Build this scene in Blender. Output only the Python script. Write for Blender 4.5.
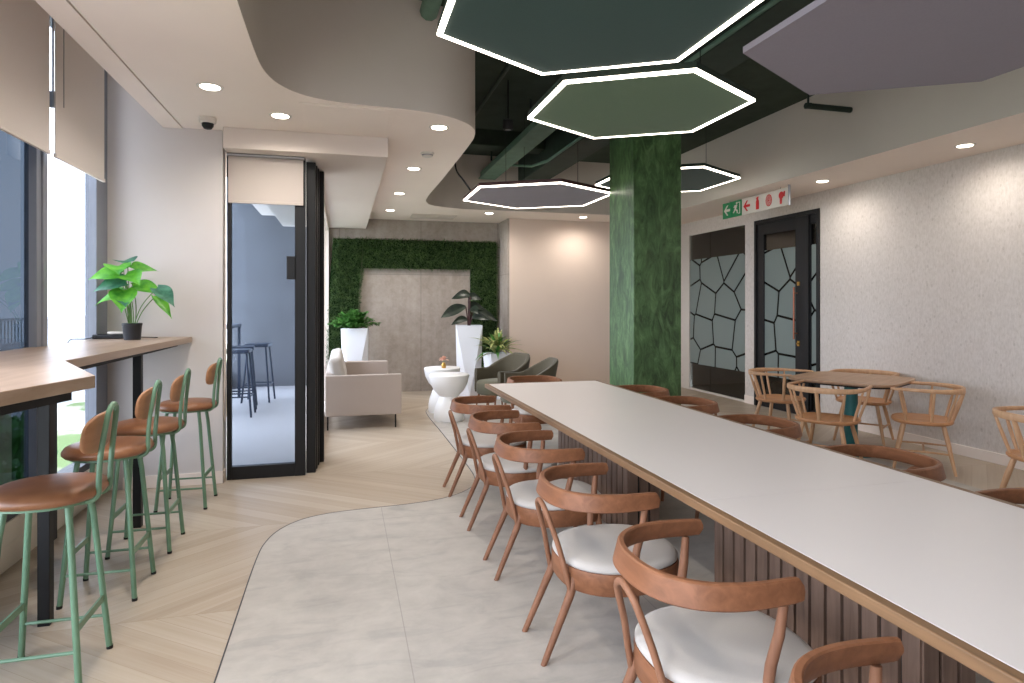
import bpy, bmesh, math, random
from mathutils import Vector, Matrix, Euler
random.seed(7)
S = bpy.context.scene
for o in list(bpy.data.objects): bpy.data.objects.remove(o)
COL = S.collection
PI = math.pi
R = math.radians

# ---------------------------------------------------------------- camera
cam_d = bpy.data.cameras.new('camera')
cam = bpy.data.objects.new('camera', cam_d)
COL.objects.link(cam)
cam_d.sensor_fit = 'HORIZONTAL'
cam_d.sensor_width = 36.0
cam_d.lens = 632.0 / 1024.0 * 36.0
cam_d.shift_y = -36.5 / 1024.0
cam_d.clip_start = 0.05
cam.location = (0, 0, 1.48)
cam.rotation_euler = (R(90), 0, R(-15))
S.camera = cam

# ---------------------------------------------------------------- world, exposure
S.view_settings.view_transform = 'Standard'
S.view_settings.look = 'None'
S.view_settings.gamma = 1.0
S.view_settings.use_curve_mapping = False
S.view_settings.exposure = 0.38
W = bpy.data.worlds.new('world')
S.world = W
W.use_nodes = True
wn = W.node_tree
bg = wn.nodes['Background']
bg.inputs['Color'].default_value = (0.89, 0.97, 1.14, 1)
bg.inputs['Strength'].default_value = 6.3
S.cycles.max_bounces = 8
S.cycles.diffuse_bounces = 5
S.cycles.transparent_max_bounces = 12
S.cycles.sample_clamp_indirect = 6.0
S.cycles.caustics_reflective = False
S.cycles.caustics_refractive = False

def portal(name, loc, rot, sx, sy):
    d = bpy.data.lights.new(name, 'AREA')
    d.shape = 'RECTANGLE'; d.size = sx; d.size_y = sy
    d.cycles.is_portal = True
    o = bpy.data.objects.new(name, d); COL.objects.link(o)
    o.location = loc; o.rotation_euler = rot
    return o
# sky portal in the real window opening
portal('sky_portal', (-1.98, 1.6, 1.85), (0, R(-90), 0), 3.0, 8.0)

portal('sky_portal', (-2.02, 9.7, 2.03), (0, R(-90), 0), 3.3, 5.3)

# ---------------------------------------------------------------- materials
def lin(c):
    return tuple(((v/255.)/12.92 if v/255. <= .04045 else ((v/255.+.055)/1.055)**2.4) for v in c)

class NT:
    def __init__(s, name):
        s.m = bpy.data.materials.new(name); s.m.use_nodes = True
        s.t = s.m.node_tree; s.t.nodes.clear()
        s.out = s.t.nodes.new('ShaderNodeOutputMaterial')
    def n(s, typ, **kw):
        nd = s.t.nodes.new(typ)
        for k, v in kw.items():
            if k.startswith('_'): setattr(nd, k[1:], v)
            else: nd.inputs[k.replace('__', ' ')].default_value = v
        return nd
    def l(s, a, b): s.t.links.new(a, b)
    def ramp(s, fac, stops):
        r = s.t.nodes.new('ShaderNodeValToRGB')
        e = r.color_ramp.elements
        while len(e) < len(stops): e.new(.5)
        for i, (p, c) in enumerate(stops):
            e[i].position = p; e[i].color = (*c, 1) if len(c) == 3 else c
        s.l(fac, r.inputs[0]); return r.outputs[0]
    def math(s, op, a, b=None, c=None):
        nd = s.t.nodes.new('ShaderNodeMath'); nd.operation = op
        for i, v in enumerate((a, b, c)):
            if v is None: continue
            if isinstance(v, (int, float)): nd.inputs[i].default_value = v
            else: s.l(v, nd.inputs[i])
        return nd.outputs[0]
    def coords(s, scale=(1,1,1), which='Object', rot=(0,0,0), loc=(0,0,0)):
        tc = s.t.nodes.new('ShaderNodeTexCoord'); mp = s.t.nodes.new('ShaderNodeMapping')
        mp.inputs['Scale'].default_value = scale; mp.inputs['Rotation'].default_value = rot
        mp.inputs['Location'].default_value = loc
        s.l(tc.outputs[which], mp.inputs[0]); return mp.outputs[0]
    def noise(s, vec, scale, detail=4, rough=.55, dist=0.):
        nd = s.n('ShaderNodeTexNoise', Scale=scale, Detail=detail, Roughness=rough, Distortion=dist)
        s.l(vec, nd.inputs['Vector']); return nd
    def mix(s, fac, a, b, blend='MIX'):
        nd = s.t.nodes.new('ShaderNodeMix'); nd.data_type = 'RGBA'; nd.blend_type = blend
        for i, v in ((0, fac), (6, a), (7, b)):
            if isinstance(v, (int, float)): nd.inputs[i].default_value = v
            elif isinstance(v, tuple): nd.inputs[i].default_value = (*v, 1) if len(v) == 3 else v
            else: s.l(v, nd.inputs[i])
        return nd.outputs[2]
    def bsdf(s, color, rough=.5, spec=.5, metal=0., bump=None, bstr=.2, bdist=.002, sheen=0., emis=None, estr=0.):
        p = s.t.nodes.new('ShaderNodeBsdfPrincipled')
        if isinstance(color, tuple): p.inputs['Base Color'].default_value = (*color, 1)
        else: s.l(color, p.inputs['Base Color'])
        if isinstance(rough, (int, float)): p.inputs['Roughness'].default_value = rough
        else: s.l(rough, p.inputs['Roughness'])
        p.inputs['Specular IOR Level'].default_value = spec
        p.inputs['Metallic'].default_value = metal
        if sheen: p.inputs['Sheen Weight'].default_value = sheen
        if emis: p.inputs['Emission Color'].default_value = (*emis, 1); p.inputs['Emission Strength'].default_value = estr
        if bump is not None:
            b = s.n('ShaderNodeBump', Strength=bstr, Distance=bdist); s.l(bump, b.inputs['Height']); s.l(b.outputs[0], p.inputs['Normal'])
        s.l(p.outputs[0], s.out.inputs[0]); return p

def plain(name, rgb, rough=.5, spec=.5, metal=0., nscale=30, amt=.06, bump=.0):
    t = NT(name); c = lin(rgb)
    n = t.noise(t.coords(), nscale)
    col = t.ramp(n.outputs[0], [(.3, tuple(v*(1-amt) for v in c)), (.7, tuple(min(1, v*(1+amt)) for v in c))])
    t.bsdf(col, rough, spec, metal, n.outputs[0] if bump else None, bump, .002)
    return t.m

def wood(name, dark, light, axis=0, scale=1., rough=.45, spec=.4):
    t = NT(name)
    sc = [28., 28., 28.]; sc[axis] = 2.2
    v = t.coords(tuple(q*scale for q in sc))
    n = t.noise(v, 1., 6, .6, .6)
    n2 = t.noise(t.coords((2, 2, 2)), 1.3, 3)
    c = t.ramp(n.outputs[0], [(.3, lin(dark)), (.68, lin(light))])
    c = t.mix(.35, c, t.ramp(n2.outputs[0], [(.3, lin(dark)), (.7, lin(light))]))
    t.bsdf(c, rough, spec, 0, n.outputs[0], .04, .001)
    return t.m

def fabric(name, rgb, amt=.08, scale=260, rough=.9):
    t = NT(name); c = lin(rgb)
    n = t.noise(t.coords(), scale, 2); n2 = t.noise(t.coords(), 6, 3)
    col = t.ramp(n.outputs[0], [(.25, tuple(v*(1-amt) for v in c)), (.75, tuple(min(1, v*(1+amt)) for v in c))])
    col = t.mix(.25, col, t.ramp(n2.outputs[0], [(.3, tuple(v*.92 for v in c)), (.7, c)]))
    t.bsdf(col, rough, .2, 0, n.outputs[0], .25, .001, sheen=.15)
    return t.m

M = {}
M['plaster'] = plain('cream_plaster', (206, 200, 197), .75, .25, 0, 3, .02)
M['ceiling'] = plain('ceiling_paint', (234, 222, 212), .85, .2, 0, 2, .015)
M['soffit'] = plain('soffit_paint', (216, 205, 197), .85, .2, 0, 2, .015)
M['beige_wall'] = plain('beige_wall_paint', (218, 200, 186), .8, .2, 0, 2, .015)
M['fascia'] = plain('grey_fascia_paint', (206, 196, 186), .85, .2, 0, 2, .02)
M['green_slab'] = plain('dark_green_paint', (56, 66, 56), .8, .2, 0, 4, .18)
M['green_pipe'] = plain('green_duct_paint', (96, 124, 108), .6, .3, 0, 8, .12)
M['deep_green'] = plain('deep_green_paint', (42, 54, 46), .7, .3, 0, 8, .15)
M['black'] = plain('black_metal', (20, 20, 22), .5, .35, 0, 40, .05)
M['mullion'] = plain('grey_mullion', (126, 130, 140), .45, .5, 0, 10, .04)
M['mullion_dark'] = plain('dark_mullion', (52, 55, 62), .45, .5, 0, 10, .04)
M['stool_green'] = plain('sage_green_metal', (104, 138, 112), .38, .5, 0, 20, .04)
M['leather'] = NT('tan_leather')
t = M['leather']
n = t.noise(t.coords(), 9, 4); n2 = t.noise(t.coords(), 300, 2)
t.bsdf(t.ramp(n.outputs[0], [(.3, lin((126, 82, 56))), (.72, lin((152, 104, 72)))]), .38, .5, 0, n2.outputs[0], .1, .0008)
M['leather'] = t.m
M['pad_wood'] = wood('beech_veneer', (158, 112, 80), (182, 134, 98), 1)
M['walnut'] = wood('walnut_bentwood', (104, 66, 44), (142, 95, 67), 1, 1., .45, .25)
M['walnut_leg'] = wood('walnut_dowel', (116, 79, 59), (148, 105, 80), 2, 1., .5, .25)
M['cushion'] = fabric('white_upholstery', (182, 176, 170), .04)
M['oak_edge'] = wood('oak_edge_band', (100, 74, 50), (136, 104, 74), 1, 1., .5)
M['oak_light'] = wood('pale_oak', (178, 134, 98), (206, 166, 128), 2, 1., .45)
M['oak_seat'] = wood('oak_seat', (168, 116, 76), (196, 144, 100), 0, .7, .42)
M['oak_top'] = wood('oak_table_top', (152, 120, 94), (182, 150, 122), 0, .8, .45)
M['counter'] = wood('oak_counter', (142, 118, 98), (176, 154, 136), 1, .6, .35)
M['slat'] = wood('stained_slat', (84, 64, 52), (132, 106, 90), 2, 1., .6)
M['laminate'] = plain('white_laminate', (215, 209, 207), .36, .4, 0, 1.2, .015)
M['teal'] = plain('teal_metal', (38, 104, 104), .45, .5, 0, 20, .04)
M['sofa'] = fabric('beige_upholstery', (176, 164, 156), .05)
M['olive'] = fabric('olive_upholstery', (80, 74, 60), .15)
M['olive_seat'] = fabric('olive_seat_upholstery', (104, 102, 86), .12)
M['white_gloss'] = plain('white_lacquer', (240, 240, 240), .3, .5, 0, 3, .01)
M['planter'] = plain('white_planter', (228, 230, 236), .5, .4, 0, 3, .02)
M['soil'] = plain('dark_soil', (52, 42, 34), .95, .1, 0, 60, .3, .5)
M['pot_black'] = plain('black_pot', (38, 40, 46), .5, .5, 0, 20, .05)
M['sign_white'] = plain('sign_white', (206, 200, 192), .5, .4, 0, 10, .01)
M['sign_green'] = plain('sign_green', (24, 128, 78), .5, .4, 0, 10, .02)
M['sign_red'] = plain('sign_red', (196, 30, 34), .5, .4, 0, 10, .02)
M['brass'] = plain('brass', (190, 150, 80), .3, .5, .8, 10, .02)
M['copper'] = plain('copper_bronze', (150, 92, 66), .35, .5, .4, 10, .02)
M['steel'] = plain('steel', (150, 150, 150), .35, .5, .8, 10, .02)
M['blue_dark'] = plain('dark_blue_metal', (44, 52, 68), .5, .5, 0, 10, .05)
M['kerb'] = plain('cream_kerb', (222, 214, 202), .6, .3, 0, 3, .02)

def blind_mat(name, rgb):
    t = NT(name); c = lin(rgb)
    n = t.noise(t.coords((400, 400, 400)), 1, 2)
    col = t.ramp(n.outputs[0], [(.2, tuple(v*.9 for v in c)), (.8, c)])
    d = t.n('ShaderNodeBsdfDiffuse'); tr = t.n('ShaderNodeBsdfTranslucent'); mx = t.n('ShaderNodeMixShader', Fac=.03)
    t.l(col, d.inputs[0]); t.l(col, tr.inputs[0]); t.l(d.outputs[0], mx.inputs[1]); t.l(tr.outputs[0], mx.inputs[2])
    t.l(mx.outputs[0], t.out.inputs[0]); return t.m
M['blind'] = blind_mat('blind_fabric', (236, 228, 222))
M['blind_door'] = blind_mat('door_blind_fabric', (196, 186, 178))

def glass(name, tint=(1, 1, 1), refl=.05, rough=0.):
    t = NT(name)
    tr = t.n('ShaderNodeBsdfTransparent', Color=(*tint, 1)); g = t.n('ShaderNodeBsdfGlossy', Roughness=rough)
    lw = t.n('ShaderNodeLayerWeight', Blend=.5)
    f = t.math('ADD', t.math('MULTIPLY', t.math('POWER', lw.outputs['Facing'], 4.), .5), refl)
    mx = t.n('ShaderNodeMixShader'); t.l(f, mx.inputs[0]); t.l(tr.outputs[0], mx.inputs[1]); t.l(g.outputs[0], mx.inputs[2])
    t.l(mx.outputs[0], t.out.inputs[0]); return t.m
M['glass'] = glass('clear_glass', (.97, .98, .98), .0)
M['glass_grey'] = glass('grey_tinted_glass', (.72, .73, .74), .02)
M['glass_blue'] = glass('blue_tinted_glass', (.155, .175, .195), .02)
M['glass_door'] = glass('blue_door_glass', (.66, .71, .77), .003)
M['glass_dark'] = glass('meeting_room_glass', (.72, .74, .72), .04)

def emit(name, rgb, st):
    t = NT(name); e = t.n('ShaderNodeEmission', Color=(*rgb, 1), Strength=st); t.l(e.outputs[0], t.out.inputs[0]); return t.m
M['led'] = emit('led_strip_light', (1.0, .90, .78), 7.0)
M['lamp'] = emit('downlight_lens', (1.0, .89, .74), 8.0)

# timber floor: chevron strips running along X
t = NT('chevron_oak_floor')
tc = t.t.nodes.new('ShaderNodeTexCoord'); sp = t.t.nodes.new('ShaderNodeSeparateXYZ'); t.l(tc.outputs['Object'], sp.inputs[0])
x, y = sp.outputs[0], sp.outputs[1]
SW = 1.22
u = t.math('DIVIDE', t.math('SUBTRACT', y, 5.75), SW)
k = t.math('FLOOR', u)
pp = t.math('PINGPONG', u, 1.0)
v = t.math('SUBTRACT', x, t.math('MULTIPLY', pp, SW*1.25))
pid = t.math('FLOOR', t.math('DIVIDE', v, .17))
fr = t.math('FRACT', t.math('DIVIDE', v, .17))
cb = t.t.nodes.new('ShaderNodeCombineXYZ'); t.l(pid, cb.inputs[0]); t.l(k, cb.inputs[1])
wnz = t.t.nodes.new('ShaderNodeTexWhiteNoise'); wnz.noise_dimensions = '3D'; t.l(cb.outputs[0], wnz.inputs[0])
base = t.ramp(wnz.outputs[0], [(0., lin((162, 145, 126))), (.5, lin((175, 160, 142))), (1., lin((184, 172, 156)))])
# grain follows the plank direction: stretch along the folded coordinate
cg = t.t.nodes.new('ShaderNodeCombineXYZ'); t.l(t.math('MULTIPLY', v, 22.), cg.inputs[0]); t.l(t.math('MULTIPLY', pp, 1.5), cg.inputs[1]); t.l(pid, cg.inputs[2])
gn = t.noise(cg.outputs[0], 1., 5, .6, .4)
base = t.mix(.38, base, t.ramp(gn.outputs[0], [(.3, lin((160, 143, 123))), (.7, lin((188, 177, 163)))]))
edge = t.math('LESS_THAN', t.math('ABSOLUTE', t.math('SUBTRACT', fr, .5)), .49)
edge2 = t.math('GREATER_THAN', t.math('ABSOLUTE', t.math('SUBTRACT', pp, .5)), .4985)
base = t.mix(edge, lin((155, 138, 118)), base)
base = t.mix(edge2, base, lin((158, 141, 121)))
t.bsdf(base, .42, .4, 0, gn.outputs[0], .05, .001)
M['floor'] = t.m

# large format concrete-look tile
t = NT('concrete_look_tile')
co = t.coords()
n1 = t.noise(co, 1.6, 6, .6, .6); n2 = t.noise(co, 6, 6, .65, .3); n3 = t.noise(t.coords((1, 3, 1)), 2.2, 5, .6, 1.2)
c = t.ramp(n1.outputs[0], [(.32, lin((159, 154, 147))), (.5, lin((178, 172, 164))), (.68, lin((188, 182, 174)))])
c = t.mix(.45, c, t.ramp(n3.outputs[0], [(.35, lin((148, 146, 143))), (.46, lin((178, 172, 165))), (.7, lin((192, 188, 180)))]))
c = t.mix(.3, c, t.ramp(n2.outputs[0], [(.35, lin((145, 141, 138))), (.65, lin((187, 182, 176)))]))
sp = t.t.nodes.new('ShaderNodeSeparateXYZ'); t.l(co, sp.inputs[0])
jx = t.math('ABSOLUTE', t.math('SUBTRACT', t.math('FRACT', t.math('ADD', t.math('DIVIDE', t.math('SUBTRACT', sp.outputs[0], .272), 1.2), .5)), .5))
jy = t.math('ABSOLUTE', t.math('SUBTRACT', t.math('FRACT', t.math('ADD', t.math('DIVIDE', t.math('SUBTRACT', sp.outputs[1], 4.45), 2.8), .5)), .5))
j = t.math('MULTIPLY', t.math('LESS_THAN', jx, .002), .6)
j2 = t.math('LESS_THAN', jy, .0010)
c = t.mix(j, c, lin((136, 132, 127))); c = t.mix(t.math('MULTIPLY', j2, .6), c, lin((142, 139, 134)))
t.bsdf(c, .5, .35, 0, n2.outputs[0], .05, .002)
M['tile'] = t.m

# cast concrete feature wall
t = NT('cast_concrete_panels')
co = t.coords()
n1 = t.noise(co, 2.2, 8, .65, .4); n2 = t.noise(co, 14, 6, .7); n3 = t.noise(t.coords((5, 5, .6)), 1.5, 5, .6)
c = t.ramp(n1.outputs[0], [(.3, lin((135, 123, 113))), (.5, lin((156, 145, 135))), (.72, lin((174, 164, 155)))])
c = t.mix(.4, c, t.ramp(n3.outputs[0], [(.3, lin((133, 121, 111))), (.7, lin((172, 163, 153)))]))
c = t.mix(.25, c, t.ramp(n2.outputs[0], [(.35, lin((127, 117, 108))), (.65, lin((180, 170, 162)))]))
sp = t.t.nodes.new('ShaderNodeSeparateXYZ'); t.l(co, sp.inputs[0])
jx = t.math('ABSOLUTE', t.math('SUBTRACT', t.math('FRACT', t.math('ADD', t.math('DIVIDE', t.math('SUBTRACT', sp.outputs[0], 1.3), 1.35), .5)), .5))
jz = t.math('ABSOLUTE', t.math('SUBTRACT', t.math('FRACT', t.math('ADD', t.math('DIVIDE', t.math('SUBTRACT', sp.outputs[2], 2.0), 2.6), .5)), .5))
j = t.math('MAXIMUM', t.math('LESS_THAN', jx, .004), t.math('LESS_THAN', jz, .002))
c = t.mix(t.math('MULTIPLY', j, .5), c, lin((102, 95, 90)))
t.bsdf(c, .7, .3, 0, n2.outputs[0], .2, .003)
M['concrete'] = t.m

# flecked cork-like wallpaper
t = NT('flecked_wallpaper')
n1 = t.noise(t.coords((60, 60, 22)), 1., 4, .65); n2 = t.noise(t.coords((6, 6, 5)), 1., 3)
vo = t.n('ShaderNodeTexVoronoi', Scale=1.); t.l(t.coords((16, 16, 10)), vo.inputs['Vector'])
vb = t.n('ShaderNodeTexBrick', Scale=1.)
n4 = t.noise(t.coords((34, 34, 22)), 1., 2)
c = t.ramp(n1.outputs[0], [(.3, lin((194, 185, 177))), (.55, lin((210, 202, 195))), (.8, lin((219, 211, 206)))])
dots = t.math('LESS_THAN', vo.outputs['Distance'], t.math('MULTIPLY', n2.outputs[0], .30))
c = t.mix(t.math('MULTIPLY', dots, .32), c, lin((140, 127, 113)))
c = t.mix(.25, c, t.ramp(n4.outputs[0], [(.35, lin((185, 175, 167))), (.6, lin((213, 205, 200)))]))
t.bsdf(c, .7, .3, 0, n1.outputs[0], .12, .002)
M['wallpaper'] = t.m

# green troweled pillar
t = NT('green_trowelled_plaster')
co = t.coords((1, 1, .55))
n1 = t.noise(co, 3.0, 8, .7, 1.); n2 = t.noise(t.coords((1, 1, .35)), 11, 6, .7, 1.2); n3 = t.noise(co, 40, 4)
c = t.ramp(n1.outputs[0], [(.38, lin((38, 61, 33))), (.5, lin((64, 94, 54))), (.62, lin((92, 125, 78)))])
c = t.mix(.6, c, t.ramp(n2.outputs[0], [(.38, lin((31, 48, 24))), (.52, lin((68, 99, 58))), (.64, lin((103, 135, 89)))]))
t.bsdf(c, .42, .5, 0, n2.outputs[0], .35, .004)
M['pillar'] = t.m

# green hexagon felts
M['felt_teal'] = fabric('dark_teal_felt', (30, 60, 54), .08, 120)
M['felt_green'] = fabric('moss_green_felt', (80, 104, 74), .06, 120)
M['felt_mauve'] = fabric('mauve_felt', (128, 119, 130), .05, 120)
M['felt_mauve_edge'] = fabric('pale_mauve_felt', (150, 144, 158), .05, 120)

def leaf_mat(name, a, b, vein=None, rough=.4):
    t = NT(name)
    n = t.noise(t.coords((9, 9, 9)), 1.5, 4)
    c = t.ramp(n.outputs[0], [(.35, lin(a)), (.65, lin(b))])
    p = t.bsdf(c, rough, .5)
    tr = t.n('ShaderNodeBsdfTranslucent'); mx = t.n('ShaderNodeMixShader', Fac=.22)
    t.l(c, tr.inputs[0]); t.l(p.outputs[0], mx.inputs[1]); t.l(tr.outputs[0], mx.inputs[2]); t.l(mx.outputs[0], t.out.inputs[0])
    return t.m
M['leaf'] = leaf_mat('bright_leaf', (60, 146, 44), (116, 192, 62))
M['leaf_blue'] = leaf_mat('blue_green_leaf', (38, 92, 72), (84, 140, 112))
M['leaf_mid'] = leaf_mat('mid_green_leaf', (48, 104, 44), (98, 152, 70))
M['leaf_dark'] = leaf_mat('dark_leaf', (18, 30, 24), (36, 50, 36))
M['leaf_var'] = leaf_mat('variegated_leaf', (96, 116, 60), (196, 196, 128))
M['grass'] = leaf_mat('artificial_grass', (54, 78, 44), (98, 124, 72), None, .55)
M['grass_back'] = plain('grass_backing', (26, 48, 24), .9, .1, 0, 30, .2)
M['stem'] = plain('green_stem', (96, 132, 68), .5, .4, 0, 20, .1)
M['stem_dark'] = plain('dark_stem', (70, 40, 40), .5, .4, 0, 20, .1)
M['petal'] = plain('pink_petal', (236, 196, 178), .6, .3, 0, 20, .05)

# frosted film with a clear giraffe line pattern
t = NT('frosted_film')
tc = t.t.nodes.new('ShaderNodeTexCoord'); mp = t.t.nodes.new('ShaderNodeMapping'); mp.inputs['Scale'].default_value = (1, 2.0, 2.0)
mp.inputs['Location'].default_value = (0, .35, .2)
t.l(tc.outputs['Object'], mp.inputs[0])
sp = t.t.nodes.new('ShaderNodeSeparateXYZ'); t.l(mp.outputs[0], sp.inputs[0])
cb = t.t.nodes.new('ShaderNodeCombineXYZ'); t.l(sp.outputs[1], cb.inputs[0]); t.l(sp.outputs[2], cb.inputs[1])
vo = t.t.nodes.new('ShaderNodeTexVoronoi'); vo.voronoi_dimensions = '2D'; vo.feature = 'DISTANCE_TO_EDGE'
vo.inputs['Scale'].default_value = 1.; vo.inputs['Randomness'].default_value = .85
t.l(cb.outputs[0], vo.inputs['Vector'])
line = t.math('LESS_THAN', vo.outputs['Distance'], .032)
d = t.n('ShaderNodeBsdfDiffuse', Color=(*lin((150, 160, 156)), 1)); tr = t.n('ShaderNodeBsdfTranslucent', Color=(.7, .75, .7, 1)); m1 = t.n('ShaderNodeMixShader', Fac=.4)
t.l(d.outputs[0], m1.inputs[1]); t.l(tr.outputs[0], m1.inputs[2])
tp = t.n('ShaderNodeBsdfTransparent', Color=(.8, .8, .8, 1)); m2 = t.n('ShaderNodeMixShader')
t.l(line, m2.inputs[0]); t.l(m1.outputs[0], m2.inputs[1]); t.l(tp.outputs[0], m2.inputs[2]); t.l(m2.outputs[0], t.out.inputs[0])
M['film'] = t.m

# ---------------------------------------------------------------- mesh builder
class MB:
    def __init__(s): s.v = []; s.f = []; s.mi = []
    def add(s, vs, fs, mi=0, mat=None):
        b = len(s.v)
        for p in vs:
            p = Vector(p)
            if mat is not None: p = mat @ p
            s.v.append(tuple(p))
        for f in fs: s.f.append(tuple(b+i for i in f)); s.mi.append(mi)
        return s
    def box(s, x0, y0, z0, x1, y1, z1, mi=0, mat=None):
        vs = [(x, y, z) for z in (z0, z1) for x, y in ((x0, y0), (x1, y0), (x1, y1), (x0, y1))]
        fs = [(0, 3, 2, 1), (4, 5, 6, 7), (0, 1, 5, 4), (1, 2, 6, 5), (2, 3, 7, 6), (3, 0, 4, 7)]
        return s.add(vs, fs, mi, mat)
    def prism(s, poly, z0, z1, mi=0, side_mi=None, mat=None):
        n = len(poly); a = sum(poly[i][0]*poly[(i+1) % n][1]-poly[(i+1) % n][0]*poly[i][1] for i in range(n))
        if a < 0: poly = poly[::-1]
        vs = [(x, y, z0) for x, y in poly]+[(x, y, z1) for x, y in poly]
        s.add(vs, [tuple(range(n))[::-1], tuple(range(n, 2*n))], mi, mat)
        b = len(s.v)-2*n
        for i in range(n):
            j = (i+1) % n; s.f.append((b+i, b+j, b+n+j, b+n+i)); s.mi.append(mi if side_mi is None else side_mi)
        return s
    def loft(s, rings, closed=True, caps=True, mi=0, mat=None):
        n = len(rings[0]); vs = [p for r in rings for p in r]; fs = []
        for i in range(len(rings)-1):
            for j in range(n if closed else n-1):
                k = (j+1) % n
                fs.append((i*n+j, i*n+k, (i+1)*n+k, (i+1)*n+j))
        if caps and closed:
            fs.append(tuple(range(n))[::-1]); fs.append(tuple(range((len(rings)-1)*n, len(rings)*n)))
        return s.add(vs, fs, mi, mat)
    def tube(s, path, rad, n=10, mi=0, mat=None):
        P = [Vector(p) for p in path]
        if not isinstance(rad, (list, tuple)): rad = [rad]*len(P)
        rings = []; up = None
        for i, p in enumerate(P):
            d = (P[min(i+1, len(P)-1)]-P[max(i-1, 0)]).normalized()
            if up is None: up = Vector((0, 0, 1)) if abs(d.z) < .9 else Vector((1, 0, 0))
            a = d.cross(up).normalized(); b = a.cross(d).normalized(); up = b
            rings.append([p+(a*math.cos(2*PI*q/n)+b*math.sin(2*PI*q/n))*rad[i] for q in range(n)])
        return s.loft([[tuple(q) for q in r] for r in rings], True, True, mi, mat)
    def lathe(s, prof, n=24, c=(0, 0, 0), mi=0, mat=None):
        rings = [[(c[0]+r*math.cos(2*PI*q/n), c[1]+r*math.sin(2*PI*q/n), c[2]+z) for q in range(n)] for r, z in prof]
        return s.loft(rings, True, True, mi, mat)
    def bar(s, a, b, w, h, up=(0, 0, 1), mi=0, mat=None):
        a = Vector(a); b = Vector(b); d = (b-a).normalized(); u = Vector(up)
        sd = d.cross(u).normalized(); u = sd.cross(d).normalized()
        r = [[tuple(p+sd*sx*w/2+u*sy*h/2) for sx, sy in ((-1, -1), (1, -1), (1, 1), (-1, 1))] for p in (a, b)]
        return s.loft(r, True, True, mi, mat)
    def build(s, name, mats, parent=None, smooth=True, ang=40, bevel=0., loc=None, tri=False, bseg=2, sub=0):
        me = bpy.data.meshes.new(name); me.from_pydata(s.v, [], s.f)
        if not isinstance(mats, (list, tuple)): mats = [mats]
        for m in mats: me.materials.append(M[m] if isinstance(m, str) else m)
        for i, p in enumerate(me.polygons): p.material_index = s.mi[i]
        bm = bmesh.new(); bm.from_mesh(me); bmesh.ops.recalc_face_normals(bm, faces=bm.faces)
        if tri: bmesh.ops.triangulate(bm, faces=[f for f in bm.faces if len(f.verts) > 4])
        bm.to_mesh(me); bm.free()
        if smooth:
            me.polygons.foreach_set('use_smooth', [True]*len(me.polygons)); me.set_sharp_from_angle(angle=R(ang))
        o = bpy.data.objects.new(name, me); COL.objects.link(o)
        if loc: o.location = loc
        if parent is not None: o.parent = parent
        if bevel:
            b = o.modifiers.new('bevel', 'BEVEL'); b.width = bevel; b.segments = bseg; b.limit_method = 'ANGLE'; b.angle_limit = R(50)
        if sub:
            q = o.modifiers.new('sub', 'SUBSURF'); q.levels = sub; q.render_levels = sub
        return o

def tag(o, label=None, cat=None, group=None, kind=None):
    if label: o['label'] = label
    if cat: o['category'] = cat
    if group: o['group'] = group
    if kind: o['kind'] = kind
    return o
def thing(name, label, cat, loc=(0, 0, 0), rz=0., group=None):
    o = bpy.data.objects.new(name, None); COL.objects.link(o); o.empty_display_size = .1
    o.location = loc; o.rotation_euler = (0, 0, rz); return tag(o, label, cat, group)
def struct(o, label, cat): return tag(o, label, cat, None, 'structure')
def copy_tree(src, loc, rz, label, group=None, scale=None):
    def rec(o, par):
        c = o.copy(); COL.objects.link(c)
        if par is not None: c.parent = par
        for ch in [q for q in bpy.data.objects if q.parent == o]: rec(ch, c)
        return c
    r = rec(src, None); r.location = loc; r.rotation_euler = (0, 0, rz); r['label'] = label
    if group: r['group'] = group
    if scale: r.scale = (scale,)*3
    return r
def catmull(P, k=6):
    out = []
    for i in range(len(P)-1):
        p0 = Vector(P[max(i-1, 0)]); p1 = Vector(P[i]); p2 = Vector(P[i+1]); p3 = Vector(P[min(i+2, len(P)-1)])
        for q in range(k):
            t_ = q/k
            out.append(tuple(.5*((2*p1)+(-p0+p2)*t_+(2*p0-5*p1+4*p2-p3)*t_*t_+(-p0+3*p1-3*p2+p3)*t_**3)))
    out.append(tuple(P[-1])); return out

# ================================================================ SETTING
YB = -2.6      # facade behind the camera
H = 2.93       # dropped ceiling
ZS = 3.76      # exposed slab
curve = catmull([(-.47, YB, 0), (-.48, 1, 0), (-.485, 3.0, 0), (-.485, 3.9, 0), (-.46, 4.22, 0), (-.39, 4.43, 0), (-.27, 4.58, 0), (-.1, 4.665, 0), (.12, 4.70, 0), (.46, 4.73, 0),
                 (.71, 4.79, 0), (.90, 4.91, 0), (1.03, 5.08, 0), (1.09, 5.3, 0), (1.11, 5.7, 0), (1.11, 7.3, 0), (1.10, 8.4, 0), (1.14, 8.9, 0), (1.3, 9.22, 0), (1.75, 9.42, 0)], 6)
curve = [(p[0], p[1]) for p in curve]
right_curve = [(4.4, 9.42), (4.7, 9.34), (4.88, 9.15), (4.95, 8.9), (4.95, YB)]

struct(MB().box(-2.0, YB, -.12, 5.95, 12.4, 0).build('floor', 'floor'), 'pale oak chevron timber floor around the pale tiled area', 'floor')
tile_poly = curve+right_curve
struct(MB().prism(tile_poly, 0.0, .0035).build('floor', 'tile', tri=True, smooth=False), 'large format concrete-look tile inlay with curved edge under the long table', 'floor')
struct(MB().tube([(x, y, .001) for x, y in curve], .0045, 6).build('trim_1', 'mullion_dark'), 'thin dark metal strip following the curved edge of the tiles', 'trim')

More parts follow.
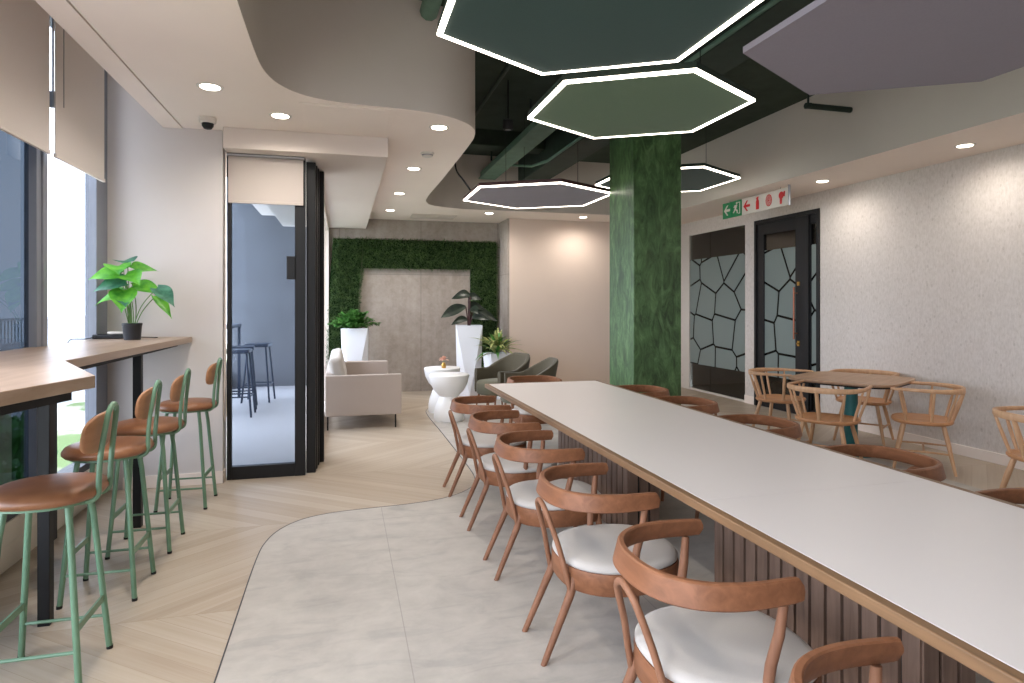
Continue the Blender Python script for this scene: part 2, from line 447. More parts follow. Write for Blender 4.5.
# ceiling: dropped plasterboard with a curved recess open to the painted slab
poly = [(-1.26, YB)]+curve+right_curve+[(5.9, YB), (5.9, 10.9), (-1.26, 10.9)]
struct(MB().prism(poly, H, ZS, 0, 1).build('ceiling', ['ceiling', 'fascia'], tri=True, ang=25), 'cream dropped plasterboard ceiling with a deep curved grey fascia', 'ceiling')
struct(MB().box(-2.0, YB, ZS, 5.95, 12.4, ZS+.15).build('ceiling', 'green_slab'), 'dark green painted concrete slab above the hexagonal panels', 'ceiling')
struct(MB().box(-1.41, YB, H-.006, -1.268, 5.7, ZS).build('trim_2', 'ceiling'), 'cream ceiling edge strip along the window blinds', 'trim')
struct(MB().box(-.94, 5.57, 2.76, .38, 10.9, H).build('ceiling', 'soffit', bevel=.004), 'cream lowered soffit above the folding glass door', 'ceiling')
struct(MB().box(-1.95, YB, 3.42, -1.41, 5.7, 3.5).build('ceiling', 'ceiling'), 'cream top of the blind pocket along the windows', 'ceiling')

# walls
struct(MB().box(-1.95, 5.70, 0, -.965, 5.88, ZS).build('wall_left', 'plaster'), 'cream wall return between the window wall and the folding glass door', 'wall')
struct(MB().box(-1.7, 5.685, 0, -.955, 5.70, .10).box(-.965, 5.685, 0, -.955, 5.80, .10).build('baseboard_left', 'ceiling', bevel=.003), 'white baseboard under the cream wall by the green stools', 'baseboard')
struct(MB().box(-.34, 10.9, 0, 2.69, 11.1, ZS).box(2.67, 10.25, 0, 2.70, 10.9, ZS).build('wall_back', 'concrete'), 'mottled brown-grey concrete feature wall behind the grass frame', 'wall')
struct(MB().box(2.70, 10.25, 0, 5.95, 10.5, ZS).build('wall_back', 'beige_wall'), 'plain beige wall between the concrete wall and the green pillar', 'wall')
struct(MB().box(5.9, YB, 0, 6.05, 6.79, ZS).box(5.9, 8.11, 0, 6.05, 8.35, 2.72).box(5.9, 6.79, 2.72, 6.05, 10.25, ZS).box(5.9, 10.16, 0, 6.05, 10.25, 2.72).build('wall_right', 'wallpaper', smooth=False),
       'pale flecked wallpapered wall behind the small oak tables', 'wall')
struct(MB().box(5.885, YB, 0, 5.9, 6.70, .10).box(5.885, 8.12, 0, 5.9, 8.35, .12).build('baseboard_right', 'ceiling', bevel=.003), 'white baseboard along the flecked wall', 'baseboard')
w5 = thing('window_5', 'bright glazed side of the lounge behind the beige sofa', 'window', (-.27, 8.6, 0)); w5['kind'] = 'structure'
MB().box(-.006, -2.2, .1, .006, 2.25, 2.70).build('glass_pane', 'glass', w5)
MB().box(-.05, -2.24, 0, .05, 2.3, .1).box(-.05, -2.24, 2.70, .05, 2.3, H).box(-.05, -2.24, .1, .05, -2.14, 2.70).box(-.05, 2.2, .1, .05, 2.3, 2.70).build('window_frame', 'ceiling', w5, bevel=.004)
for y_ in (-.65, .9): MB().box(-.03, y_-.03, .1, .03, y_+.03, 2.70).build('mullion', 'ceiling', w5, bevel=.004)
# facade behind the camera: sill, head and infill, closed to hold back daylight
fm = MB().box(-1.95, YB-.15, 0, 5.95, YB, .15).box(-1.95, YB-.15, 2.9, 5.95, YB, ZS)
fm.box(-1.95, YB-.15, .15, 5.95, YB, 2.9)
struct(fm.build('wall_front', 'plaster'), 'plain cream wall opposite the lounge', 'wall')

# green pillar
struct(MB().box(2.818, 5.80, 0, 3.348, 6.40, ZS).build('pillar', 'pillar', bevel=.006), 'green trowelled square pillar rising behind the long white table', 'pillar')

# window wall
kb = MB().box(-2.0, YB, 0, -1.81, 5.70, .14).box(-2.0, YB, .146, -1.80, 5.70, .27)
struct(kb.build('trim_3', 'kerb', bevel=.004), 'cream kerb below the tall windows', 'trim')
def window(n, y0, y1, gmat, label, frames):
    r = thing('window_%d' % n, label, 'window', (-1.87, (y0+y1)/2, .27)); r['kind'] = 'structure'
    g = MB().box(-.006, y0-(y0+y1)/2, .0, .006, y1-(y0+y1)/2, 3.15).build('glass_pane', gmat, r)
    c = (y0+y1)/2
    f = MB().box(-.05, y0-c, 0, .06, y1-c, .05).box(-.05, y0-c, 3.1, .06, y1-c, 3.15)
    f.build('window_frame', 'mullion_dark', r)
    for a, b, d, m in frames:
        MB().box(-.02, a-c, 0, d, b-c, 3.15).build('mullion', m, r, bevel=.004)
    return r
window(1, 3.05, 4.62, 'glass_blue', 'blue tinted window pane beside a wide grey mullion', [(4.52, 4.58, .05, 'mullion'), (4.582, 4.645, .06, 'mullion')])
window(2, 4.65, 5.70, 'glass_grey', 'bright clear window pane beside the cream wall', [(5.47, 5.70, .06, 'mullion')])
window(3, YB, 3.05, 'glass', 'long clear window behind the camera side of the counter', [(2.85, 3.05, .07, 'mullion'), (0.1, .25, .07, 'mullion')])

# folding glass door
d = thing('door_1', 'black framed folding glass door with pale blue tinted glass', 'door', (-.945, 5.80, 0)); d['kind'] = 'structure'
MB().box(0, -.03, 0, .035, .03, 2.76).box(.545, -.035, 0, .632, .035, 2.76).box(.035, -.03, 0, .545, .03, .11).box(.035, -.03, 2.66, .545, .03, 2.76).build('door_frame', 'black', d, bevel=.004)
MB().box(.035, -.006, .11, .545, .006, 2.66).build('glass_pane', 'glass_door', d)
MB().box(.48, -.06, 1.70, .55, -.03, 1.90).build('door_lock', 'black', d, bevel=.005)
for i in range(4):
    xr = (.715, .725, .735, .775)[i]
    lf = MB().box(.635, .04+i*.125, 0, xr, .155+i*.125, 2.74)
    lf.build('door_leaf', 'black', d, bevel=.006)
# roller blind on the door
b = thing('roller_blind', 'short cream roller blind over the folding glass door', 'roller blind', (-.93, 5.755, 2.36))
MB().box(0, -.003, 0, .60, .003, .40).build('blind_fabric', 'blind_door', b)
MB().box(0, -.008, -.02, .60, .008, .004).build('bottom_bar', 'blind_door', b, bevel=.003)
MB().tube([(-.01, 0, .39), (.61, 0, .39)], .018, 12).build('roller', 'steel', b)
b2 = MB().tube([(-.018, -.02, .40), (-.02, -.022, -.6), (-.024, -.024, -1.4), (-.03, -.024, -1.8), (-.022, -.03, -1.86), (-.010, -.024, -1.8), (-.016, -.022, -1.4), (-.014, -.02, .40)], .0035, 6)
b2.build('pull_chain', 'ceiling', b)

# tall blinds on the windows
def blind(y0, y1, label, z0=2.425):
    b = thing('roller_blind', label, 'roller blind', (-1.735, y0, z0), 0, None); w = y1-y0
    MB().box(-.002, 0, 0, .002, w, .90).build('blind_fabric', 'blind', b)
    MB().box(-.010, 0, -.022, .010, w, .004).build('bottom_bar', 'blind', b, bevel=.003)
    MB().tube([(0, -.01, .88), (0, w+.01, .88)], .022, 12).build('roller', 'steel', b)
    return b
blind(4.55, 5.39, 'taupe roller blind over the bright clear window beside the cream wall')
blind(3.0, 4.47, 'taupe roller blind over the blue tinted window')
blind(1.1, 2.9, 'taupe roller blind above the counter end nearest the camera')
MB_ = MB().tube([(-1.73, 4.51, 3.3), (-1.73, 4.51, 2.80), (-1.73, 4.51, 2.78)], .006, 6)
MB_.box(-1.745, 4.50, 2.70, -1.72, 4.52, 2.80).tube([(-1.72, 4.64, 3.3), (-1.72, 4.64, 2.74)], .003, 6)
tag(MB_.build('blind_cord', 'steel'), 'thin grey cord hanging between the two taupe window blinds', 'blind cord')

# terrace beyond the folding door
struct(MB().box(-1.95, 12.2, 0, -.34, 12.4, ZS).box(-2.0, 5.88, 0, -1.95, 7.0, ZS).box(-2.0, 7.0, 0, -1.95, 12.4, .3).build('wall_terrace', plain('blue_grey_render', (114, 114, 116), .8, .2, 0, 3, .06)), 'blue-grey wall beyond the glass door', 'wall')
tl = MB()
struct(MB().box(-1.95, 5.9, .0, -.36, 12.2, .004).build('floor', plain('pale_terrace_tile', (190, 184, 180), .5, .4, 0, 2, .03), smooth=False), 'pale smooth floor beyond the glass door', 'floor')
def terrace_stool(loc=(0, 0, 0)):
    r = thing('bar_stool', 'x', 'stool', loc)
    MB().box(-.17, -.17, .84, .17, .17, .89).build('seat', 'blue_dark', r, bevel=.015)
    for sx in (-1, 1):
        for sy in (-1, 1):
            MB().tube([(sx*.13, sy*.13, .85), (sx*.2, sy*.2, 0)], .014, 8).build('leg', 'blue_dark', r)
    fr = MB()
    for a, b_ in (((-1, -1), (1, -1)), ((1, -1), (1, 1)), ((1, 1), (-1, 1)), ((-1, 1), (-1, -1))):
        fr.tube([(a[0]*.18, a[1]*.18, .27), (b_[0]*.18, b_[1]*.18, .27)], .010, 6)
    fr.build('foot_ring', 'blue_dark', r)
    return r
ts = terrace_stool((-1.36, 9.1, 0)); ts['label'] = 'dark backless bar stool beyond the door glass, closest to the glass'; ts['group'] = 'dark stools beyond the glass door'
copy_tree(ts, (-1.40, 9.75, 0), .1, 'dark backless bar stool beyond the door glass, middle of three')
copy_tree(ts, (-1.25, 10.4, 0), -.1, 'dark backless bar stool beyond the door glass, closest to the wall')
bt = thing('bar_table', 'dark high bar table beyond the door glass beside the dark stools', 'bar table', (-1.76, 9.9, 0))
MB().box(-.20, -1.1, 1.13, .18, 1.1, 1.18).build('tabletop', 'blue_dark', bt, bevel=.006)
for y_ in (-1.0, 1.0):
    for x_ in (-.16, .16): MB().box(x_-.02, y_-.02, 0, x_+.02, y_+.02, 1.13).build('leg', 'blue_dark', bt)

# meeting room behind the right wall
mr = MB().box(6.05, 6.0, -.02, 9.0, 10.5, 0)
struct(mr.build('floor', plain('dark_carpet', (96, 86, 76), .9, .1, 0, 20, .1)), 'dim carpet floor of the room behind the patterned glass', 'floor')
struct(MB().box(9.0, 5.8, 0, 9.1, 10.6, 3).box(6.05, 5.9, 0, 9.0, 6.0, 3).box(6.05, 10.45, 0, 9.0, 10.55, 3).box(6.05, 6.0, 2.95, 9.0, 10.5, 3.05).build('wall_meeting_room', plain('dim_wall', (150, 140, 130), .8, .2, 0, 3, .03)),
       'dim walls of the room behind the patterned glass', 'wall')
tb = thing('cabinet', 'low dark cabinet inside the room behind the patterned glass', 'cabinet', (8.2, 9.0, 0))
MB().box(-.3, -.9, .06, .3, .9, .62).build('body', 'black', tb, bevel=.006)
MB().box(-.26, -.86, 0, .26, .86, .06).build('plinth', 'black', tb)
for q in range(3): MB().box(-.315, -.88+q*.59, .08, -.30, -.31+q*.59, .60).build('door', 'black', tb, bevel=.003)

def film_door():
    w4 = thing('window_4', 'frameless glass partition with frosted giraffe pattern film', 'window', (5.93, 8.35, 0)); w4['kind'] = 'structure'
    MB().box(-.006, 0, .03, .006, .98, 2.72).box(-.006, .99, .03, .006, 1.81, 2.72).build('glass_pane', 'glass_dark', w4)
    MB().box(-.011, .02, .46, -.009, 1.60, 2.27).build('frosted_film', 'film', w4)
    MB().box(-.02, 0, 0, .02, 1.81, .03).box(-.02, 0, 2.70, .02, 1.81, 2.72).box(-.03, 1.60, 0, .03, 1.81, 2.72, 0).build('frame', ['sign_white'], w4)
    d2 = thing('door_2', 'black framed glass door with frosted giraffe pattern film and brass lock', 'door', (5.90, 6.79, 0)); d2['kind'] = 'structure'
    W_ = 1.32
    f = MB().box(-.02, 0, 0, .1, .05, 2.72).box(-.02, W_-.05, 0, .1, W_, 2.72).box(-.02, .05, 2.66, .1, W_-.05, 2.72).box(-.01, .20, 0, .09, .25, 2.66)
    f.build('door_frame', 'black', d2, bevel=.003)
    # narrow side light and the wide leaf
    MB().box(.015, .05, .0, .055, .06, 2.66).box(.015, .18, 0, .055, .20, 2.66).box(.015, .06, 0, .055, .18, .10).box(.015, .06, 2.54, .055, .18, 2.66).build('side_light_frame', 'black', d2)
    MB().box(.030, .06, .1, .064, .18, 2.54).build('side_glass', 'glass_dark', d2)
    MB().box(.024, .06, .46, .026, .18, 2.27).build('frosted_film', 'film', d2)
    lf = MB().box(.0, .25, .01, .05, .46, 2.66).box(.0, 1.12, .01, .05, W_-.05, 2.66).box(0, .46, .01, .05, 1.12, .12).box(0, .46, 2.50, .05, 1.12, 2.66).build('door_leaf', 'black', d2, bevel=.003)
    MB().box(.022, .46, .12, .028, 1.12, 2.50).build('glass_pane', 'glass_dark', d2)
    MB().box(.016, .46, .46, .018, 1.12, 2.27).build('frosted_film', 'film', d2)
    MB().tube([(-.055, .42, 1.02), (-.055, .42, 1.72)], .013, 10).tube([(-.055, .42, 1.1), (0, .42, 1.1)], .008, 8).tube([(-.055, .42, 1.64), (0, .42, 1.64)], .008, 8).build('pull_handle', 'copper', d2)
    lk = MB().box(-.012, .37, .93, 0, .41, 1.0).box(-.012, .37, 1.74, 0, .41, 1.79); lk.tube([(-.03, .39, .965), (0, .39, .965)], .012, 10).build('lock', 'brass', d2)
film_door()

# outdoors
out = NT('outdoor_ground'); n_ = out.noise(out.coords(), .25, 5)
out.bsdf(out.ramp(n_.outputs[0], [(.42, lin((120, 140, 92))), (.5, lin((196, 190, 176))), (.6, lin((212, 208, 200)))]), .9, .1)
struct(MB().box(-80, -30, -3.2, -5.6, 80, -3.0).build('ground', out.m), 'pale planted ground far below the windows', 'ground')
bal = thing('balustrade', 'pale grey railing outside beyond the clear window', 'balustrade', (-12, 30, -3))
rb = MB().box(-.05, -10, 2.95, .05, 10, 3.05).box(-.05, -10, 3.9, .05, 10, 3.98)
for q in range(80): rb.box(-.02, -10+q*.25, 3.0, .02, -9.96+q*.25, 3.95)
rb.box(-.1, -10, 0, .1, 10, 2.95).build('railing', plain('pale_railing', (196, 200, 206), .6, .3), bal)
def bush(loc, r, label):
    m = MB()
    rr = random.Random(hash(loc) & 255)
    for q in range(420):
        a = rr.uniform(0, 2*PI); e = math.asin(rr.uniform(-.2, 1)); k = r*rr.uniform(.75, 1.05)
        c = Vector((math.cos(a)*math.cos(e)*k, math.sin(a)*math.cos(e)*k, math.sin(e)*k*.9))
        rot = Euler((rr.uniform(0, 6), rr.uniform(0, 6), rr.uniform(0, 6))).to_matrix().to_4x4(); rot.translation = c
        s_ = r*.13
        m.add([(-s_, 0, 0), (0, -s_*.6, 0), (s_, 0, 0), (0, s_*.6, .02)], [(0, 1, 2, 3)], 0, rot)
    r_ = thing('shrub', label, 'shrub', loc); m.build('foliage', 'leaf_mid', r_); MB().lathe([(r*.15, -r*.7), (r*.2, 0), (r*.7, r*.2), (r*.6, r*.6), (r*.1, r*.8)], 12).build('crown', 'leaf_mid', r_)
bush((-7.6, 16.5, -2.0), 1.2, 'leafy green shrub outside below the clear window')
bush((-5.9, 13.6, -2.4), 1.0, 'small green shrub outside beside the taller leafy one')

# ================================================================ CEILING FITTINGS
def downlight(x, y, z, label, power=16., first=[None]):
    if first[0] is None:
        r = thing('downlight', label, 'downlight', (x, y, z), 0, 'round ceiling downlights')
        MB().lathe([(.058, -.001), (.070, -.006), (.082, -.004), (.084, .0)], 28).build('trim_ring', 'sign_white', r)
        MB().lathe([(.001, -.0075), (.062, -.0075), (.062, -.003), (.001, -.003)], 28).build('lens', 'lamp', r)
        first[0] = r
    else: r = copy_tree(first[0], (x, y, z), 0, label)
    d_ = bpy.data.lights.new('downlight_beam', 'SPOT'); d_.energy = power; d_.color = (1., .92, .84); d_.spot_size = R(172); d_.spot_blend = .85; d_.shadow_soft_size = .06
    o = bpy.data.objects.new('beam', d_); COL.objects.link(o); o.parent = r; o.location = (0, 0, -.02)
    return r
for x, y, p, lb in ((-.85, 4.57, 22, 'round downlight in the cream ceiling in front of the black dome camera'),
                 (-.46, 5.13, 22, 'round downlight between the dome camera and the ceiling access panel'),
                 (.76, 5.13, 22, 'round downlight at the curved ceiling tip beside the access panel'),
                 (.73, 6.75, 22, 'round downlight beyond the smoke detector, first of three in line'),
                 (.71, 8.30, 22, 'round downlight over the sofa, second beyond the smoke detector'),
                 (.70, 9.80, 24, 'round downlight over the lounge, third beyond the smoke detector'),
                 (2.23, 9.72, 30, 'round downlight in front of the grass frame and beside the vent'),
                 (3.83, 9.76, 34, 'round downlight washing the plain beige wall'),
                 (5.42, 6.20, 34, 'round downlight in the ceiling close to the black framed door'),
                 (5.46, 4.48, 34, 'round downlight over the oak chair by the flecked wall'),
                 (-.85, 3.0, 26, 'added unseen fill downlight over the stools, first above the counter end'),  # downlights from here on are out of view, added as fill
                 (-.85, 1.4, 26, 'added fill downlight over the counter, above the view'),
                 (-.85, -.2, 26, 'added fill downlight over the counter behind the camera'),
                 (5.46, 1.0, 30, 'added fill downlight over the flecked wall, second beyond view'),
                 (5.46, 2.7, 30, 'added fill downlight over the table end of the flecked wall, beyond view')):
    downlight(x, y, H, lb, p*((.62 if y > 9 else .25) if x > 3 else ((1.1 if y > 4 else 2.2) if x < 0 else 1.1)))

def hexagon(cx, cy, z, r, th, face, edge, led, label):
    o = thing('hexagonal_panel', label, 'ceiling panel', (cx, cy, z))
    pts = [(r*math.cos(R(90+60*i)), r*math.sin(R(90+60*i))) for i in range(6)]
    MB().prism(pts, .004, th, 0, 1).build('panel_board', [face, edge], o, smooth=False)
    if led:
        w = .026
        k_ = (r-w)/r; k2 = (r+.002)/r
        m = MB()
        A = [(x*k2, y*k2) for x, y in pts]; B = [(x*k_, y*k_) for x, y in pts]
        for i in range(6):
            j = (i+1) % 6
            vs = [(*A[i], .0), (*A[j], .0), (*B[j], .0), (*B[i], .0), (*A[i], .014), (*A[j], .014), (*B[j], .0035), (*B[i], .0035)]
            m.add(vs, [(0, 1, 2, 3), (0, 4, 5, 1), (2, 6, 7, 3)])
        m.build('led_strip', 'led', o, smooth=False)
    for i in (0, 2, 4):
        MB().tube([(pts[i][0]*.55, pts[i][1]*.55, th), (pts[i][0]*.55, pts[i][1]*.55, ZS-z-.01)], .003, 5).build('suspension_cable', 'black', o)
    return o
hexagon(1.02, 2.50, 2.70, .70, .05, 'felt_teal', 'deep_green', True, 'dark teal hexagonal ceiling panel with LED edge, largest in view over the table')
hexagon(1.78, 3.63, 2.70, .70, .05, 'felt_green', 'deep_green', True, 'moss green hexagonal ceiling panel with LED edge in front of the pillar')
hexagon(2.12, 6.86, 2.70, .87, .05, 'felt_mauve', 'stem_dark', True, 'mauve hexagonal ceiling panel with LED edge near the lounge')
hexagon(3.86, 7.06, 3.00, .87, .05, 'felt_teal', 'deep_green', True, 'dark teal hexagonal ceiling panel with LED edge partly behind the pillar')
hexagon(1.05, .55, 2.70, .70, .05, 'felt_green', 'deep_green', True, 'added unseen moss green hexagonal fill-light panel with LED edge above the camera end of the table')  # this and the next two: unseen LED panels added for fill light
hexagon(2.4, -.6, 2.70, .87, .05, 'felt_teal', 'deep_green', True, 'added unseen dark teal hexagonal fill-light panel with LED edge behind the camera')
hexagon(3.95, .9, 2.70, .70, .05, 'felt_green', 'deep_green', True, 'added unseen moss green hexagonal fill-light panel with LED edge beyond the unlit mauve one')
hexagon(2.63, 2.245, 2.70, .866, .035, 'felt_mauve', 'felt_mauve_edge', False, 'unlit mauve hexagonal ceiling panel beside the dark teal one')

# services in the recess
g = thing('cable_tray', 'pale green painted duct running along the slab above the mauve panel', 'duct', (2.12, 5.9, 3.40))
MB().box(-.10, -3.9, 0, .10, 3.5, .10).box(-.13, -3.9, -.01, .13, 3.5, .006).build('tray', 'green_pipe', g, bevel=.006)
for y_ in (-3, -1.2, .8, 2.7): MB().box(-.12, y_, .1, -.10, y_+.03, .36).box(.10, y_, .1, .12, y_+.03, .36).build('hanger', 'deep_green', g)
struct(MB().box(2.62, 3.2, 3.36, 3.0, 9.42, ZS).build('beam', 'deep_green', bevel=.01), 'dark green downstand beam in the ceiling recess', 'beam')
struct(MB().box(1.12, 8.0, 3.55, 2.6, 8.3, ZS).build('beam', 'green_slab', bevel=.01), 'green cross beam in the ceiling recess', 'beam')
def pipe(name, pts, r, mat, label, cat='pipe'):
    return tag(MB().tube(pts, r, 10).build(name, mat), label, cat)
pipe('pipe', [(1.42, 3.0, 3.6), (1.42, 9.1, 3.6)], .022, 'deep_green', 'thin dark green pipe along the slab near the curved fascia')
pipe('pipe', [(2.50, 3.0, 3.30), (2.50, 7.6, 3.30), (2.47, 8.2, 3.36), (2.3, 8.6, 3.45)], .018, 'green_pipe', 'slim pale green pipe beside the downstand beam')
pipe('pipe', [(.62, 4.70, 3.66), (.62, 2.2, 3.66), (.8, 1.4, 3.66)], .07, 'green_pipe', 'pale green pipe above the dark teal panel')
def bracket(x0, x1, y, z, label):
    r_ = thing('pipe_bracket', label, 'bracket', (x1, y, z))
    MB().tube([(x0-x1, 0, .0), (0, 0, 0)], .028, 10).build('pipe_stub', 'deep_green', r_)
    MB().tube([(x0-x1+.03, 0, 0), (x0-x1+.03, 0, ZS-z)], .010, 8).build('hanger_rod', 'deep_green', r_)
    MB().lathe([(.036, -.02), (.036, .02)], 12, (x0-x1+.03, 0, 0)).build('clamp', 'deep_green', r_)
bracket(4.35, 4.88, 5.2, 3.42, 'dark green pipe bracket under the mauve panel beside the fascia')
bracket(4.1, 4.80, 4.35, 3.46, 'dark pipe bracket closest to the table, above the unlit mauve panel')
bracket(4.0, 4.80, 7.9, 3.30, 'dark pipe stub above the panel behind the pillar')
sl = thing('spotlight', 'small dark spotlight hanging from the slab beside the curved fascia', 'spotlight', (1.62, 6.2, 3.30))
MB().tube([(0, 0, .46), (0, 0, .06)], .008, 8).build('stem', 'black', sl)
MB().lathe([(.03, .06), (.05, .05), (.055, -.03), (.04, -.05), (.01, -.03)], 16).build('lamp_body', 'black', sl)
MB().lathe([(.001, -.045), (.03, -.047), (.035, -.038)], 16).build('lens', 'steel', sl)
# power feeds to the mauve hexagon
pipe('power_cable', catmull([(1.25, 7.2, 3.74), (1.25, 7.2, 3.3), (1.26, 7.2, 3.05), (1.35, 7.2, 2.92), (1.42, 7.15, 2.80), (1.43, 7.15, 2.75)], 5), .010, 'black', 'black power cable dropping to the lit mauve panel', 'cable')

# ceiling devices
dc = thing('dome_camera', 'small white and black dome security camera on the ceiling by the window', 'security camera', (-1.01, 5.34, H))
MB().lathe([(.062, 0), (.062, -.035), (.052, -.045), (.03, -.045)], 24).build('housing', 'sign_white', dc)
MB().lathe([(.044, -.045), (.042, -.065), (.028, -.085), (.001, -.092)], 24).build('dome', 'black', dc)
sd = thing('smoke_detector', 'round white smoke detector between two downlights', 'smoke detector', (.78, 6.03, H))
MB().lathe([(.065, 0), (.065, -.012), (.05, -.018), (.05, -.034), (.03, -.042), (.001, -.042)], 24).build('body', 'sign_white', sd)
MB().lathe([(.053, -.020), (.053, -.026)], 24).build('sensor_slot', 'mullion', sd)
vt = thing('ceiling_vent', 'long grey slotted air vent in the ceiling before the grass frame', 'vent', (1.43, 10.33, H))
MB().box(-.36, -.22, -.008, .36, .22, -.001).build('frame', 'fascia', vt, bevel=.002)
sm = MB()
for q in range(9): sm.box(-.34, -.19+q*.044, -.016, .34, -.17+q*.044, -.006)
sm.build('slats', 'fascia', vt)
ap = thing('access_panel', 'square cream access panel in the ceiling above the folding door', 'access panel', (.04, 5.12, H))
MB().box(-.34, -.37, -.006, .34, .37, 0).build('frame', 'ceiling', ap, bevel=.002)
MB().box(-.31, -.34, -.009, .31, .34, -.005).build('hatch', 'ceiling', ap, bevel=.002)

# hanging exit and fire sign
sg = thing('exit_sign', 'white hanging sign with green exit symbols and red fire equipment symbols', 'sign', (5.2, 6.50, 2.69))
L = 1.36; hh = .215
MB().box(-.008, 0, 0, .008, .92, hh).build('sign_board', 'sign_white', sg, bevel=.002)
MB().box(-.009, .935, 0, .009, 1.14, hh).box(-.009, 1.15, 0, .009, L, hh).build('exit_board', 'sign_green', sg)
MB().box(-.012, -.012, -.004, .012, 0, hh+.025).build('end_cap', 'mullion', sg)
fx = -.0125
def flat(m, pts, mi=0):     # pts in (along from far to near, up) of a cell, drawn on the camera side of the sign
    n_ = len(pts); m.add([(fx, -p[0], p[1]) for p in pts]+[(fx+.003, -p[0], p[1]) for p in pts], [tuple(range(n_)), tuple(range(n_, 2*n_))[::-1]]+[(i, (i+1) % n_, n_+(i+1) % n_, n_+i) for i in range(n_)], mi)
def off(pts, u0): return [(p[0]+u0, p[1]) for p in pts]
def arrow(m, u0, mi=0, s=1.):   # points to the far end (picture left); u increases towards the camera
    flat(m, off([(-.07*s, .108), (0, .178), (.028*s, .178), (-.02*s, .125), (.07*s, .125), (.07*s, .091), (-.02*s, .091), (.028*s, .038), (0, .038)], u0), mi)
def disc(m, u0, v0, ru, rv, mi=0, n_=20): flat(m, [(u0+ru*math.cos(2*PI*i/n_), v0+rv*math.sin(2*PI*i/n_)) for i in range(n_)], mi)
m = MB(); arrow(m, -1.255, 0)
m.build('white_arrow', 'sign_white', sg, smooth=False)
m = MB()   # running figure in a doorway
disc(m, -1.03, .178, .016, .016)
flat(m, off([(-.035, .155), (.015, .160), (.02, .145), (-.005, .10), (.03, .085), (.035, .04), (.015, .04), (.008, .07), (-.03, .09), (-.03, .075), (-.06, .05), (-.075, .06), (-.05, .085), (-.025, .13), (-.05, .12), (-.06, .13)], -1.04))
flat(m, off([(.05, .03), (.085, .03), (.085, .19), (.03, .19), (.03, .18), (.072, .18), (.072, .042), (.05, .042)], -1.04))
m.build('running_figure', 'sign_white', sg, smooth=False)
m = MB(); arrow(m, -.81); m.build('red_arrow', 'sign_red', sg, smooth=False)
m = MB(); flat(m, off([(-.03, .03), (.03, .03), (.03, .135), (.016, .158), (.016, .178), (.03, .182), (.03, .19), (-.012, .19), (-.03, .165), (-.024, .16), (-.014, .172), (-.016, .158), (-.03, .135)], -.585)); m.build('extinguisher_symbol', 'sign_red', sg, smooth=False)
m = MB(); disc(m, -.36, .11, .062, .075)
m.build('hose_reel_symbol', 'sign_red', sg, smooth=False)
m = MB()
for k_ in (.052, .040, .028, .016):
    n_ = 24; vs = []
    for i in range(n_):
        a = 2*PI*i/n_
        vs += [(fx-.002, .36+k_*math.cos(a), .11+k_*1.2*math.sin(a)), (fx-.002, .36+(k_-.004)*math.cos(a), .11+(k_-.004)*1.2*math.sin(a))]
    m.add(vs, [(2*i, 2*i+1, (2*i+3) % (2*n_), (2*i+2) % (2*n_)) for i in range(n_)])
m.build('hose_rings', 'sign_white', sg, smooth=False)
m = MB(); disc(m, -.125, .135, .045, .045)
flat(m, off([(-.02, .03), (.016, .03), (.02, .10), (-.024, .10)], -.13)); flat(m, off([(.03, .12), (.065, .11), (.07, .175), (.05, .18), (.035, .15)], -.125))
m.build('hydrant_symbol', 'sign_red', sg, smooth=False)
MB().tube([(0, .15, hh), (0, .15, H-2.69)], .003, 5).tube([(0, 1.2, hh), (0, 1.2, H-2.69)], .003, 5).build('hanging_wire', 'steel', sg)

# ================================================================ GRASS FRAME
gf = thing('grass_frame', 'dense artificial grass arch framing the concrete lounge wall', 'grass wall', (0, 10.9, 0))
gf['kind'] = 'thing'
rects = [(-.15, .33, .3, 2.58), (.33, 2.16, 2.10, 2.58), (2.16, 2.62, .3, 2.58)]
def slant(x_, z_): return x_-.10*(2.1-z_) if (x_ < .34 and z_ < 2.1) else x_
m = MB()
for a, b_, c_, d_ in rects: m.add([(slant(a, c_), -.06, c_), (slant(b_, c_), -.06, c_), (b_, -.06, d_), (a, -.06, d_), (slant(a, c_), -.002, c_), (slant(b_, c_), -.002, c_), (b_, -.002, d_), (a, -.002, d_)], [(0, 1, 2, 3), (7, 6, 5, 4), (0, 4, 5, 1), (1, 5, 6, 2), (2, 6, 7, 3), (3, 7, 4, 0)])
m.build('backing', 'grass_back', gf)
rr = random.Random(3); m = MB()
for a, b_, c_, d_ in rects:
    nn = int((b_-a)*(d_-c_)*7500)
    for q in range(nn):
        x_ = rr.uniform(a-.01, b_+.01); z_ = rr.uniform(c_-.01, d_+.01)
        x_ = slant(x_, z_); L_ = rr.uniform(.05, .11); dx = rr.gauss(0, .35); dz = rr.gauss(.05, .4); w = rr.uniform(.003, .006)
        dv = Vector((dx, -1, dz)).normalized()*L_; sdv = Vector((rr.uniform(-1, 1), rr.uniform(-.3, .3), rr.uniform(-1, 1))).normalized()*w
        p = Vector((x_, -.055, z_)); mid = p+dv*.55+Vector((0, 0, .005)); tip = p+dv+Vector((0, 0, -.018))
        m.add([p-sdv, p+sdv, mid+sdv*.8, tip, mid-sdv*.8], [(0, 1, 2, 3, 4)])
fo = m.build('foliage', 'grass', gf, smooth=False)

